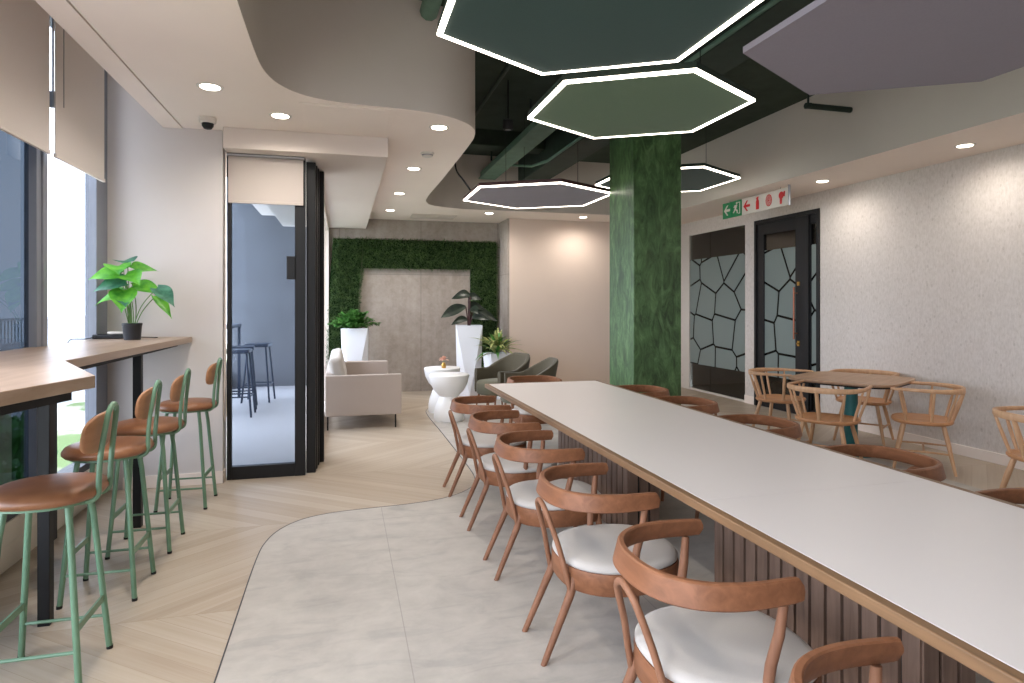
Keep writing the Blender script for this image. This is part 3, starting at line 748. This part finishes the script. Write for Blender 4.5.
# ================================================================ LONG TABLE
TZ = .75
lt = thing('long_table', 'long communal table with white top, oak edge and dark slatted bases', 'table', (1.83, 2.7, 0))
X0, X1, Y0, Y1 = 1.27-1.83, 2.39-1.83, -.6-2.7, 5.72-2.7
e = .036
ysm = 2.1-2.7
MB().box(X0+e, ysm+.0008, TZ-.028, X1-e, Y1-e, TZ+.0005).box(X0+e, Y0+e, TZ-.028, X1-e, ysm-.0008, TZ+.0005).build('tabletop', 'laminate', lt)
MB().box(X0, Y0, TZ-.034, X0+e, Y1, TZ).box(X1-e, Y0, TZ-.034, X1, Y1, TZ).build('edge_band', 'oak_edge', lt, bevel=.004)
oe = wood('oak_end_band', (100, 74, 50), (136, 104, 74), 0, 1., .5)
MB().box(X0+e, Y0, TZ-.034, X1-e, Y0+e, TZ).box(X0+e, Y1-e, TZ-.034, X1-e, Y1, TZ).build('end_band', oe, lt, bevel=.004)
MB().box(X0+.1, Y0+.1, TZ-.07, X1-.1, Y1-.1, TZ-.034).build('sub_frame', 'slat', lt)
def slat_base(y0, y1):
    xa, xb = 1.72-1.83, 1.94-1.83
    y0 -= 2.7; y1 -= 2.7
    c_ = MB().box(xa+.014, y0+.014, .02, xb-.014, y1-.014, TZ-.07).build('base_core', 'black', lt)
    m = MB(); n_ = max(1, round((y1-y0)/.082)); p = (y1-y0)/n_
    for i in range(n_):
        for xs in ((xa, xa+.016), (xb-.016, xb)):
            m.box(xs[0], y0+i*p+.008, 0, xs[1], y0+(i+1)*p-.008, TZ-.07)
    k_ = 3; p2 = (xb-xa)/k_
    for i in range(k_):
        for ys in ((y0, y0+.016), (y1-.016, y1)): m.box(xa+i*p2+.008, ys[0], 0, xa+(i+1)*p2-.008, ys[1], TZ-.07)
    m.build('base_slats', 'slat', lt, bevel=.0)
slat_base(3.62, 4.95); slat_base(1.55, 2.68); slat_base(-.45, .65)

# ================================================================ DINING CHAIR (bentwood armchair)
def dining_chair():
    r = thing('dining_chair', 'x', 'chair')
    # rail: wide steam-bent band open to +x
    rings = []
    N = 40
    for i in range(N+1):
        s_ = -1+2*i/N
        ang = s_*R(112)
        ca, sa = math.cos(ang), math.sin(ang)
        ex = .82
        px = -.285*math.copysign(abs(ca)**ex, ca) if ca > 0 else .125*math.sin((abs(ang)-PI/2)/R(22)*PI/2)
        py = .27*math.copysign(abs(sa)**ex, sa)
        if ca <= 0: py = math.copysign(.27-.012*((abs(ang)-PI/2)/R(22)), sa)
        # tangent
        rings.append((px, py, s_))
    P = [Vector((a, b_, 0)) for a, b_, _ in rings]; rr_ = []
    for i, p in enumerate(P):
        tg = (P[min(i+1, N)]-P[max(i-1, 0)]).normalized(); nrm = Vector((tg.y, -tg.x, 0))   # outward
        s_ = abs(rings[i][2])
        hgt = .071*(1-.16*s_**3); zb = .644+.005*s_
        if s_ > .93: k_ = math.sqrt(max(.03, 1-((s_-.93)/.075)**2)); zc = zb+hgt*.55; z0 = zc-(zc-zb)*k_; z1 = zc+(zb+hgt-zc)*k_
        else: z0, z1 = zb, zb+hgt
        th = .023 if s_ < .93 else .020
        lean = .010
        def q(o_, z): return tuple(p+nrm*(o_+lean*(z-.67)/.04)+Vector((0, 0, z)))
        c_ = .0045; h2 = th/2
        if z1-z0 < .03: c_ = .003
        rr_.append([q(-h2+c_, z0), q(h2-c_, z0), q(h2, z0+c_), q(h2+.002, (z0+z1)/2), q(h2, z1-c_), q(h2-c_, z1), q(-h2+c_, z1), q(-h2, z1-c_), q(-h2, z0+c_)])
    MB().loft(rr_).build('back_rail', 'walnut', r, ang=36)
    # hairpin loop at the back centre, both ends fixed to the apron
    loop = [(-.215, -.130, .290), (-.232, -.122, .37), (-.256, -.098, .47), (-.284, -.078, .560), (-.300, -.054, .612), (-.306, 0, .636), (-.300, .054, .612), (-.284, .078, .560), (-.256, .098, .47), (-.232, .122, .37), (-.215, .130, .290)]
    MB().tube(catmull(loop, 5), .0115, 10).build('back_loop', 'walnut_leg', r)
    for sy in (-1, 1):
        MB().tube([(.06, sy*.262, .648), (.05, sy*.256, .56), (.03, sy*.246, .47), (.022, sy*.238, .38)], [.013, .0155, .0165, .015], 12).build('arm_post', 'walnut_leg', r)
    # seat outline
    def outline(k_, z, n_=48):
        pts = []
        for i in range(n_):
            a = 2*PI*i/n_; c_, s_ = math.cos(a), math.sin(a); e_ = 2/2.7
            x_ = math.copysign(abs(c_)**e_, c_); y_ = math.copysign(abs(s_)**e_, s_)
            yy = y_*(.262-.045*max(0, -x_)**1.5)
            xx = x_*(.30 if x_ > 0 else .235)+.005
            pts.append(((xx-.0)*k_, yy*k_, z))
        return pts
    MB().loft([outline(.93, .300), outline(.975, .294), outline(.995, .300), outline(1., .375), outline(.985, .384), outline(.95, .384)]).build('seat_frame', 'walnut', r, ang=60)
    MB().loft([outline(.94, .38), outline(.985, .390), outline(.985, .402), outline(.95, .414), outline(.86, .421), outline(.6, .426), outline(.25, .428)]).build('seat_cushion', 'cushion', r, ang=80)
    for sy in (-1, 1):
        MB().tube([(-.185, sy*.125, .36), (-.215, sy*.129, .27), (-.335, sy*.14, 0)], [.018, .018, .0125], 12).build('leg', 'walnut_leg', r)
        MB().tube([(.225, sy*.19, .36), (.235, sy*.20, .27), (.265, sy*.225, 0)], [.018, .018, .0125], 12).build('leg', 'walnut_leg', r)
    return r
G1 = 'walnut armchairs along the window side of the long table'
dc0 = dining_chair()
names = ['one from the camera end', 'second', 'third', 'fourth', 'fifth']
rowL = [(.93, .0, 'walnut armchair at the window side of the table, cut by the photo edge'),
        (1.77, .0, 'walnut armchair at the window side of the table, second in row from the camera'),
        (2.61, .0, 'walnut armchair at the window side of the table, third in row from the camera'),
        (3.44, .0, 'walnut armchair at the window side of the table, fourth in row from the camera'),
        (4.21, .0, 'walnut armchair at the window side of the table, fifth in row from the camera'),
        (4.97, .0, 'walnut armchair at the window side of the table, last in row beside the lounge')]
for i, (y_, rz, lb) in enumerate(rowL):
    if i == 0: dc0.location = (1.13, y_, 0); dc0.rotation_euler.z = rz; dc0['label'] = lb; dc0['group'] = G1
    else: copy_tree(dc0, (1.13, y_, 0), rz, lb)
G2 = 'walnut armchairs along the pillar side of the long table'
rowR = [(1.76, 'walnut armchair at the pillar side of the table, only its rail corner visible'),
        (2.62, 'walnut armchair at the pillar side of the table, in front of the small oak table'),
        (3.61, 'walnut armchair at the pillar side of the table, third in row from the pillar'),
        (4.53, 'walnut armchair at the pillar side of the table, second in row from the pillar'),
        (5.30, 'walnut armchair at the pillar side of the table, directly in front of the green pillar')]
for y_, lb in rowR: copy_tree(dc0, (2.59, y_, 0), PI, lb, G2)
hc = copy_tree(dc0, (1.93, 6.30, 0), -PI/2, 'walnut armchair at the lounge end of the long table, before the olive armchairs', 'walnut armchair at the table head')
del hc['group']

# ================================================================ COUNTER
cz = 1.22
ct = thing('window_counter', 'oak topped high counter along the window with a stepped end', 'counter', (-1.5, 3.4, 0))
cp = [(-1.86, .2), (-1.30, .8), (-1.0, 2.19), (-.882, 2.65), (-1.255, 3.40), (-1.195, 5.695), (-1.86, 5.695)]
cp = [(x+1.5, y-3.4) for x, y in cp]
MB().prism(cp, cz-.045, cz).build('counter_top', 'counter', ct, tri=True, bevel=.002)
MB().prism([(-1.84+1.5, .4-3.4), (-1.34+1.5, .95-3.4), (-1.06+1.5, 2.2-3.4), (-.95+1.5, 2.63-3.4), (-1.03+1.5, 2.72-3.4), (-1.84+1.5, 2.8-3.4)], cz-.085, cz-.045).box(-.34, .06, cz-.075, .205, 2.27, cz-.045).build('support_frame', 'black', ct, tri=True)
for x_, y_ in ((-1.33, 3.39), (-1.32, 4.72), (-1.775, 4.60), (-1.2, 1.6)):
    MB().box(x_+1.5-.025, y_-3.4-.025, 0, x_+1.5+.025, y_-3.4+.025, cz-.07).build('leg', 'black', ct, bevel=.003)
    if y_ < 4.7: pass

# ================================================================ GREEN BAR STOOLS
def green_stool():
    r = thing('bar_stool', 'x', 'stool')
    def sup(rx, ry, z, n_=40, e_=2/2.35): return [(math.copysign(abs(math.cos(2*PI*i/n_))**e_, math.cos(2*PI*i/n_))*rx, math.copysign(abs(math.sin(2*PI*i/n_))**e_, math.sin(2*PI*i/n_))*ry, z) for i in range(n_)]
    MB().loft([sup(.155, .155, .712), sup(.188, .190, .716), sup(.200, .203, .730), sup(.200, .203, .742), sup(.188, .192, .760), sup(.15, .155, .769), sup(.08, .08, .773), sup(.01, .01, .774)]).build('seat', 'leather', r, ang=80)
    MB().loft([sup(.16, .16, .700), sup(.165, .165, .700), sup(.165, .165, .713), sup(.16, .16, .713)]).build('seat_plate', 'stool_green', r)
    for sx in (-1, 1):
        for sy in (-1, 1):
            L_ = MB().tube([(sx*.105, sy*.105, .705), (sx*.118, sy*.118, .60), (sx*.163, sy*.163, .012)], .0125, 12)
            lg = L_.build('leg', 'stool_green', r)
            MB().lathe([(.0135, 0), (.0135, .014)], 10, (sx*.164, sy*.164, 0)).build('foot_cap', 'black', lg)
    def at(z): return .163-(.163-.118)*(z/.60)
    for sx in (-1, 1):
        a = at(.23); MB().bar((sx*a, -a, .23), (sx*a, a, .23), .008, .030).build('foot_bar', 'stool_green', r)
    for sy in (-1, 1):
        a = at(.15); MB().tube([(-a, sy*a, .15), (a, sy*a, .15)], .007, 8).build('stretcher', 'stool_green', r)
    bp = catmull([(.08, -.064, .700), (.14, -.064, .700), (.178, -.064, .706), (.196, -.064, .732), (.198, -.064, .80), (.206, -.064, .90), (.222, -.050, 1.02), (.228, -.036, 1.060), (.229, 0, 1.076), (.228, .036, 1.060), (.222, .050, 1.02), (.206, .064, .90), (.198, .064, .80), (.196, .064, .732), (.178, .064, .706), (.14, .064, .700), (.08, .064, .700)], 5)
    MB().tube(bp, .0105, 10).build('back_post', 'stool_green', r)
    # curved oval backrest
    n_ = 36; front = []; 
    rings = []
    for k_, off_ in ((.94, -.010), (1., -.006), (1., .004), (.94, .008)):
        rg = []
        for i in range(n_):
            a = 2*PI*i/n_; e_ = 2/2.8
            y_ = math.copysign(abs(math.cos(a))**e_, math.cos(a))*.158*k_; z_ = math.copysign(abs(math.sin(a))**e_, math.sin(a))*.078*k_
            rg.append((.186+.10*(z_*.13/.1)-y_*y_*.6+off_, y_, .965+z_))
        rings.append(rg)
    # subdivide faces: add centre rings so that the curve reads
    def inner(rg, s_, off_):
        return [(.186+.10*((z-.965)*s_*1.3)-(y*s_)**2*.6+off_, y*s_, .965+(z-.965)*s_) for x, y, z in rg]
    allr = [inner(rings[0], .2, -.010), inner(rings[0], .6, -.010), rings[0], rings[1], rings[2], rings[3], inner(rings[3], .6, .008), inner(rings[3], .2, .008)]
    MB().loft(allr).build('backrest', 'pad_wood', r, ang=60)
    return r
st = green_stool(); st['group'] = 'green framed bar stools at the window counter'
st.location = (-1.135, 2.92, 0); st['label'] = 'sage green bar stool with tan leather seat under the front end of the counter'
copy_tree(st, (-1.17, 3.71, 0), .0, 'sage green bar stool with tan seat, second along the counter from the camera')
copy_tree(st, (-1.16, 4.33, 0), .0, 'sage green bar stool with tan seat, third along the counter from the camera')
copy_tree(st, (-1.12, 5.17, 0), -.03, 'sage green bar stool with tan seat, last one against the cream wall')

# ================================================================ PLANTS
def leaf(m, base, direction, length, width, droop=.3, fold=.15, up=(0, 0, 1), shape='heart', mi=0, nl=8, roll=0.):
    d_ = Vector(direction).normalized(); sd_ = d_.cross(Vector(up))
    if sd_.length < .05: sd_ = Vector((1, 0, 0))
    sd_.normalize(); nr = sd_.cross(d_).normalized()
    if roll: q_ = Matrix.Rotation(roll, 3, d_); sd_ = q_ @ sd_; nr = q_ @ nr
    rows = []; b_ = Vector(base)
    for i in range(nl+1):
        t_ = i/nl
        if shape == 'heart': w = math.sin(PI*min(1, t_*.78+.20))**.75*(1-t_**3.2) if t_ > 0 else .45
        elif shape == 'strap': w = (math.sin(PI*(t_*.85+.15)))**.5*(1-t_**4)
        else: w = math.sin(PI*(.06+.94*t_))**.9
        w = max(w, .0)*width/2
        c_ = b_+d_*length*t_-Vector((0, 0, 1))*droop*length*t_*t_
        e_ = nr*abs(w)*fold*2
        back = -d_*length*.14 if (shape == 'heart' and i == 0) else Vector((0, 0, 0))
        rows.append([c_-sd_*w+e_+back, c_-sd_*w*.5+e_*.4+back*.3, c_, c_+sd_*w*.5+e_*.4+back*.3, c_+sd_*w+e_+back])
    m.loft([[tuple(p) for p in rw] for rw in rows], closed=False, caps=False, mi=mi)

cpn = thing('potted_plant', 'bright green broad-leaved plant in a small black pot on the counter', 'plant', (-1.52, 5.30, cz))
MB().lathe([(.052, 0), (.056, .004), (.064, .105), (.067, .11), (.067, .125), (.060, .125), (.058, .10), (.001, .10)], 28).build('pot', 'pot_black', cpn)
MB().lathe([(.057, .098), (.03, .106), (.001, .108)], 20).build('soil', 'soil', cpn)
# leaves placed on world-right/away axes : a is to the right in the photo, b up, c towards the window
ca_, sa_ = math.cos(R(-32)), math.sin(R(-32))
def wl(a, b_, c_): return (a*ca_-c_*sa_, a*sa_+c_*ca_, b_)
LV = [  # tip base(a,b), direction(a,b), len, width, mat, depth
    ((-.05, .40, .0), (-1, .12, .1), .17, .17, 'leaf'), ((-.03, .37, -.05), (-.6, .1, -.7), .16, .15, 'leaf'), ((.0, .37, -.04), (1, -.05, -.3), .19, .15, 'leaf'),
    ((.02, .33, -.05), (-.75, -.05, -.7), .17, .16, 'leaf_blue'), ((.0, .31, .02), (1, .02, .3), .20, .13, 'leaf'), ((-.03, .26, -.03), (-1, -.05, -.2), .19, .16, 'leaf'),
    ((.02, .29, -.06), (.55, -.55, -.6), .16, .15, 'leaf'), ((.0, .26, -.05), (.8, -.15, -.6), .15, .13, 'leaf_blue'), ((.20, .30, 0), (.85, -.35, -.1), .17, .11, 'leaf_blue'),
    ((.16, .26, .03), (.7, -.6, .1), .15, .07, 'leaf'), ((.0, .40, .05), (.1, .3, 1), .16, .15, 'leaf'), ((-.02, .44, .0), (-.8, .35, .4), .14, .14, 'leaf_blue'), ((-.04, .42, -.05), (.7, -.1, -.6), .15, .15, 'leaf')]
for i, (bs, dr, ln, wd, mt) in enumerate(LV):
    bs = (bs[0]*1.25-.02, .13+(bs[1]-.12)*1.40, bs[2]*1.2); ln *= 1.22; wd *= 1.25
    m = MB(); leaf(m, wl(*bs), wl(dr[0], dr[1], dr[2]), ln, wd, .30, .15, up=(.1, -.6, .8), nl=10)
    lf = m.build('leaf', mt, cpn)
    k_ = i % 5*.012-.024
    bb = wl(*bs)
    MB().tube(catmull([(k_, -k_*.5, .10), (bb[0]*.3+k_, bb[1]*.3, bb[2]*.6+.02), bb], 5), .0035, 6).build('leaf_stem', 'stem', cpn)
# cable box beside the pot
pb = thing('cable_box', 'black cable box with loose wires on the counter against the window', 'cable box', (-1.72, 5.52, cz))
MB().box(-.12, -.06, 0, .12, .06, .035).build('case', 'black', pb, bevel=.008)
MB().prism([(-.02, -.05), (.10, -.05), (.10, .04), (-.02, .04)], .035, .055).build('plug_block', 'sign_white', pb, bevel=.006)
MB().tube(catmull([(-.10, -.02, .02), (-.09, -.25, .012), (-.11, -.45, .02), (-.08, -.6, .006)], 6), .004, 6).tube(catmull([(.1, -.02, .02), (.22, -.06, .012), (.32, -.02, .006)], 6), .004, 6).build('wire', 'black', pb)

# ---- lounge planters
def planter(name_label, cat, loc, w0, w1, h, rz):
    r = thing('planter', name_label, cat, loc, rz)
    # square rim, square foot turned 45 degrees: faceted sides
    t8 = [(math.cos(R(a)), math.sin(R(a))) for a in (45, 135, 225, 315)]
    top = [(x*w1*.7071, y*w1*.7071, h) for x, y in t8]; bot = [(math.cos(R(a))*w0*.6, math.sin(R(a))*w0*.6, 0) for a in (90, 180, 270, 0)]
    inn = [(x*.9, y*.9, h) for x, y, z in top]; ind = [(x*.9, y*.9, h-.05) for x, y, z in top]
    m = MB(); vs = top+bot+inn+ind
    fs = []
    for i in range(4):
        j = (i+1) % 4
        fs += [(i, j, 4+i), (j, 4+i, 4+j), (i, j, 8+j, 8+i), (8+i, 8+j, 12+j, 12+i)]
    fs += [(7, 6, 5, 4)]
    m.add(vs, fs); m.build('planter_body', 'planter', r, smooth=False)
    s_ = w1*.45; MB().box(-s_, -s_, h-.06, s_, s_, h-.035).build('soil', 'soil', r)
    return r
p1 = planter('tall faceted white planter behind the beige sofa with a bushy green plant', 'planter', (.19, 10.20, 0), .30, .40, 1.12, R(-5))
rr = random.Random(11); m = MB(); ms = MB()
for q in range(95):
    a = rr.uniform(0, 2*PI); el = rr.uniform(.45, 1.5); L_ = rr.uniform(.26, .40)
    dr = Vector((math.cos(a)*math.cos(el), math.sin(a)*math.cos(el), math.sin(el)))
    pts = [Vector((dr.x*.05, dr.y*.05, 1.07))+dr*L_*t_-Vector((0, 0, .22*L_*t_*t_)) for t_ in (0, .35, .7, 1.)]
    ms.tube([tuple(p) for p in pts], .003, 5)
    for t_ in range(9):
        f_ = .25+t_*.085; p = Vector((dr.x*.05, dr.y*.05, 1.07))+dr*L_*f_-Vector((0, 0, .22*L_*f_*f_))
        for s_ in (-1, 1):
            sd_ = dr.cross(Vector((0, 0, 1))).normalized()
            leaf(m, p, sd_*s_*.8+dr*.6+Vector((0, 0, rr.uniform(-.3, .4))), rr.uniform(.07, .12), .045, .4, .1, shape='oval', nl=3)
pl1 = thing('bushy_plant', 'bushy fine-leaved green plant in the planter behind the sofa', 'plant', (.19, 10.20, .03)); m.build('foliage', 'leaf_mid', pl1); ms.build('stems', 'stem', pl1)
p2 = planter('tall faceted white planter beside the olive armchairs with a dark large-leaved plant', 'planter', (2.0, 10.2, 0), .32, .42, 1.15, R(-8))
pl2 = thing('dark_leaf_plant', 'dark broad-leaved plant with upright stems in the tall planter', 'plant', (2.0, 10.2, 1.12))
DL = [((-.05, .0, .33), (-.85, 0, -.15), .42, .17, .25), ((.02, 0, .50), (-.75, 0, .35), .34, .17, .55), ((.06, 0, .25), (1, -.1, .0), .42, .16, .4), ((.0, .02, .30), (.75, .1, .5), .36, .16, .6),
      ((-.02, 0, .12), (-.9, -.2, .2), .30, .12, .5), ((.05, -.03, .15), (.8, -.3, .35), .30, .13, .5), ((0, .03, .46), (.5, 0, .35), .28, .15, .6), ((.02, -.03, .3), (.3, -.8, .2), .25, .14, .6)]
for bs, dr, ln, wd, dp in DL:
    m = MB(); leaf(m, bs, dr, ln, wd*1.15, dp, .12, up=(.1, -.85, .5), nl=10, shape='oval'); m.build('leaf', 'leaf_dark', pl2)
    MB().tube(catmull([(bs[0]*.2, bs[1]*.2, 0), (bs[0]*.5, bs[1]*.5, bs[2]*.5), bs], 4), [.011]*8+[.008], 7).build('leaf_stem', 'stem_dark', pl2)
p3 = planter('low white planter behind the olive armchair with striped leaves', 'planter', (2.36, 9.75, 0), .26, .34, .72, R(8))
rr = random.Random(5)
pl3 = thing('striped_plant', 'yellow and green striped bushy plant beside the tall white planter', 'plant', (2.36, 9.75, .69)); m = MB(); m2 = MB()
for q in range(70):
    a = rr.uniform(0, 2*PI); el = rr.uniform(.3, 1.4); dr = (math.cos(a)*math.cos(el), math.sin(a)*math.cos(el), math.sin(el))
    z_ = rr.uniform(.0, .16)
    leaf(m if q % 3 else m2, (dr[0]*.06, dr[1]*.06, z_), dr, rr.uniform(.36, .54), .06, rr.uniform(.25, .6), .15, shape='strap', nl=6)
m.build('foliage', 'leaf_var', pl3); m2.build('dark_foliage', 'leaf_mid', pl3)

# ================================================================ LOUNGE
sf = thing('sofa', 'beige upholstered two seat sofa with thin black legs', 'sofa', (-.20, 7.74, 0))
SL = 2.0; SD = .92
MB().box(0, .0, .16, SD-.03, .07, .645).build('arm', 'sofa', sf, bevel=.012, bseg=3)
MB().box(0, SL-.08, .16, SD-.06, SL, .645).build('arm', 'sofa', sf, bevel=.02, bseg=3)
MB().box(0, .07, .16, .10, SL-.08, .66).build('back', 'sofa', sf, bevel=.02, bseg=3)
MB().box(.10, .07, .16, SD-.05, SL-.08, .30).build('seat_base', 'sofa', sf, bevel=.012)
for q in range(2):
    w_ = (SL-.15)/2
    MB().box(.12, .08+q*w_, .30, SD-.03, .07+(q+1)*w_, .45).build('seat_cushion', 'sofa', sf, bevel=.04, bseg=4)
    mt_ = Matrix.Translation((.18, 0, .45)) @ Matrix.Rotation(R(-12), 4, 'Y')
    MB().box(-.07, .09+q*w_, 0, .09, .06+(q+1)*w_, .40, mat=mt_).build('back_cushion', 'cushion', sf, bevel=.05, bseg=4)
for x_, y_ in ((.03, .035), (SD-.10, .035), (.03, SL-.04), (SD-.10, SL-.04)):
    MB().box(x_-.008, y_-.015, 0, x_+.008, y_+.015, .17).build('leg', 'black', sf)

def side_table(loc, label, h, rt):
    r = thing('side_table', label, 'side table', loc, 0)
    MB().lathe([(.001, h), (rt-.01, h), (rt, h-.008), (rt, h-.03), (rt*.93, h-.12), (rt*.75, h-.21), (rt*.50, h-.275), (rt*.42, h-.29)], 40).build('bowl_top', 'white_gloss', r, ang=50)
    MB().lathe([(rt*.44, h-.27), (rt*.55, h-.32), (rt*.70, h-.42), (rt*.76, h-.50), (rt*.76, .02), (rt*.72, 0)], 40).build('base', 'white_gloss', r, ang=50)
    return r
side_table((1.32, 8.05, 0), 'white hourglass side table in front of its twin, closest to the long table', .595, .255)['group'] = 'white hourglass side tables'
side_table((1.335, 8.72, 0), 'white hourglass side table carrying the pink flower, behind its twin', .615, .25)['group'] = 'white hourglass side tables'
fl = thing('flower_vase', 'small glass vase with pale pink flowers on the rear white table', 'vase', (1.34, 8.62, .615))
MB().lathe([(.025, 0), (.032, .01), (.032, .045), (.022, .065), (.026, .075)], 16).build('vase', 'brass', fl)
m = MB()
rr = random.Random(2)
for q in range(26):
    a = rr.uniform(0, 6.28); e_ = rr.uniform(0, 1.5)
    leaf(m, (0, 0, .11), (math.cos(a)*math.cos(e_), math.sin(a)*math.cos(e_), math.sin(e_)), .085, .055, .3, .1, shape='oval', nl=3)
m.build('petals', 'petal', fl)
MB().tube([(0, 0, .03), (0, 0, .12)], .004, 6).build('stem', 'stem', fl)

def armchair(loc, rz, label, scale=1.):
    r = thing('armchair', label, 'armchair', loc, rz, 'olive lounge armchairs'); r.scale = (.92, .92, .98)
    N = 30; rings = []
    for i in range(N+1):     # shell opens to +x
        s_ = -1+2*i/N; ang = s_*R(128)
        px = -.30*math.cos(ang)*(1 if abs(ang) < PI/2 else 1.05); py = .32*math.copysign(min(1, abs(math.sin(ang))*1.02)**.7 if abs(ang) < PI/2 else 1., s_)
        if abs(ang) > PI/2: px = .30*math.sin((abs(ang)-PI/2))*1.35
        ht = .81-.21*max(0, min(1, (abs(s_)-.14)/.55))**1.1
        out = .10*(1-abs(s_)**2)
        nrm = Vector((-math.cos(ang), math.sin(ang), 0)).normalized() if abs(ang) < PI/2 else Vector((0, math.copysign(1, s_), 0))
        p = Vector((px, py, 0))
        def q(o_, z): return tuple(p+nrm*(o_+out*(z-.3)/.5)+Vector((0, 0, z)))
        rings.append([q(-.03, .28), q(.02, .26), q(.035, .30), q(.035, ht-.03), q(.02, ht), q(-.02, ht), q(-.035, ht-.03), q(-.035, .32)])
    MB().loft(rings).build('shell', 'olive', r, ang=60)
    def sup(k_, z): return [(math.copysign(abs(math.cos(2*PI*i/32))**.75, math.cos(2*PI*i/32))*.32*k_+.04, math.copysign(abs(math.sin(2*PI*i/32))**.75, math.sin(2*PI*i/32))*.29*k_, z) for i in range(32)]
    MB().loft([sup(.95, .26), sup(1, .28), sup(1, .40), sup(.94, .44), sup(.6, .455), sup(.1, .46)]).build('seat_cushion', 'olive_seat', r, ang=70)
    for sx, sy in ((1, 1), (1, -1), (-1, 1), (-1, -1)):
        MB().tube([(sx*.2+.04, sy*.22, .28), (sx*.25+.04, sy*.27, 0)], [.018, .011], 10).build('leg', 'walnut_leg', r)
    return r
armchair((2.13, 8.55, 0), R(200), 'olive tub armchair in front of the striped plant, facing the white side tables')
armchair((2.27, 7.75, 0), R(176), 'olive tub armchair closest to the long table, low curved back')

# ================================================================ SMALL OAK TABLE AND SPINDLE CHAIRS
def square_table(loc, rz, label, top_mat='oak_top'):
    r = thing('square_table', label, 'table', loc, rz)
    def sup(a, z, n_=64, e_=2/5.0): return [(math.copysign(abs(math.cos(2*PI*i/n_+.001))**e_, math.cos(2*PI*i/n_+.001))*a, math.copysign(abs(math.sin(2*PI*i/n_+.001))**e_, math.sin(2*PI*i/n_+.001))*a, z) for i in range(n_)]
    MB().loft([sup(.455, .722), sup(.48, .722), sup(.495, .735), sup(.495, .746), sup(.492, .75)]).build('tabletop', top_mat, r, ang=30)
    MB().loft([sup(.43, .708), sup(.475, .708), sup(.478, .7225)]).build('underside', 'black', r)
    MB().lathe([(.062, .02), (.062, .71)], 28).build('pedestal', 'teal', r)
    MB().lathe([(.001, 0), (.25, 0), (.26, .006), (.25, .018), (.07, .026), (.001, .026)], 36).build('base', 'teal', r)
    return r
square_table((4.94, 5.26, 0), R(28), 'small square oak table on a teal pedestal by the flecked wall')

def spindle_chair():
    r = thing('spindle_chair', 'x', 'chair')
    n_ = 44
    def sup(k_, z):
        pts = []
        for i in range(n_):
            a = 2*PI*i/n_; c_, s_ = math.cos(a), math.sin(a); e_ = 2/2.6
            pts.append((math.copysign(abs(c_)**e_, c_)*.215*k_+.01, math.copysign(abs(s_)**e_, s_)*.235*k_, z))
        return pts
    MB().loft([sup(.90, .405), sup(.96, .410), sup(1., .422), sup(1., .432), sup(.98, .44), sup(.85, .436), sup(.4, .432), sup(.05, .432)]).build('seat', 'oak_seat', r, ang=50)
    N = 36; rings = []
    P = []
    for i in range(N+1):
        s_ = -1+2*i/N; ang = s_*R(118); ca, sa = math.cos(ang), math.sin(ang)
        px = -.27*math.copysign(abs(ca)**.85, ca) if ca > 0 else .22*math.sin((abs(ang)-PI/2)/R(28)*PI/2)
        py = math.copysign(.285*abs(sa)**.85, sa) if ca > 0 else math.copysign(.285-.02*((abs(ang)-PI/2)/R(28)), sa)
        P.append((Vector((px, py, 0)), s_))
    for i, (p, s_) in enumerate(P):
        tg = (P[min(i+1, N)][0]-P[max(i-1, 0)][0]).normalized(); nrm = Vector((tg.y, -tg.x, 0)); a = abs(s_)
        hgt = .050*(1-a**1.4*.62); th = .018+.005*a; z1 = .735-.006*a
        k_ = 1 if a < .96 else .7
        def q(o_, z): return tuple(p+nrm*o_+Vector((0, 0, z)))
        c_ = .005
        rings.append([q(-th/2+c_, z1-hgt), q(th/2-c_, z1-hgt), q(th/2, z1-hgt+c_), q(th/2+.004, z1-c_), q(th/2-c_+.004, z1), q(-th/2+c_, z1), q(-th/2, z1-c_), q(-th/2, z1-hgt+c_)])
    MB().loft(rings).build('arm_rail', 'oak_light', r, ang=60)
    for s_ in (-.90, -.66, -.34, 0, .34, .66, .90):
        i = round((s_+1)/2*N); tp = P[i][0]
        bx, by = tp.x*.70-.0, tp.y*.74
        wd = .0105 if abs(s_) > .01 else .016
        MB().tube([(bx, by, .425), ((bx+tp.x)/2, (by+tp.y)/2, .56), (tp.x, tp.y, .70)], [wd*.95, wd*1.1, wd*.8], 9).build('spindle', 'oak_light', r)
    for sx in (-1, 1):
        for sy in (-1, 1):
            MB().tube([(sx*.13, sy*.14, .41), (sx*.155, sy*.165, .28), (sx*.205, sy*.215, 0)], [.016, .018, .011], 10).build('leg', 'oak_light', r)
    for sy in (-1, 1):
        MB().tube([(-.175, sy*.187, .17), (0, sy*.187, .175), (.175, sy*.187, .17)], [.008, .010, .008], 8).build('stretcher', 'oak_light', r)
    MB().tube([(0, -.187, .175), (0, .187, .175)], [.009, .009], 8).build('stretcher', 'oak_light', r)
    return r
sc = spindle_chair(); sc['group'] = 'pale oak spindle chairs'
sc.scale = (1.13, 1.13, 1.02); sc.location = (4.30, 4.86, 0); sc.rotation_euler.z = R(32); sc['label'] = 'pale oak spindle chair with its back to the long table'
copy_tree(sc, (5.13, 4.61, 0), R(133), 'pale oak spindle chair between the small table and the flecked wall')
copy_tree(sc, (4.72, 6.05, 0), R(-60), 'pale oak spindle chair in front of the black framed patterned door')
copy_tree(sc, (5.52, 5.70, 0), R(214), 'pale oak spindle chair behind the small oak table, mostly hidden by it')
copy_tree(sc, (4.66, 3.18, 0), R(-10), 'pale oak spindle chair at the photo edge, alone by the flecked wall')
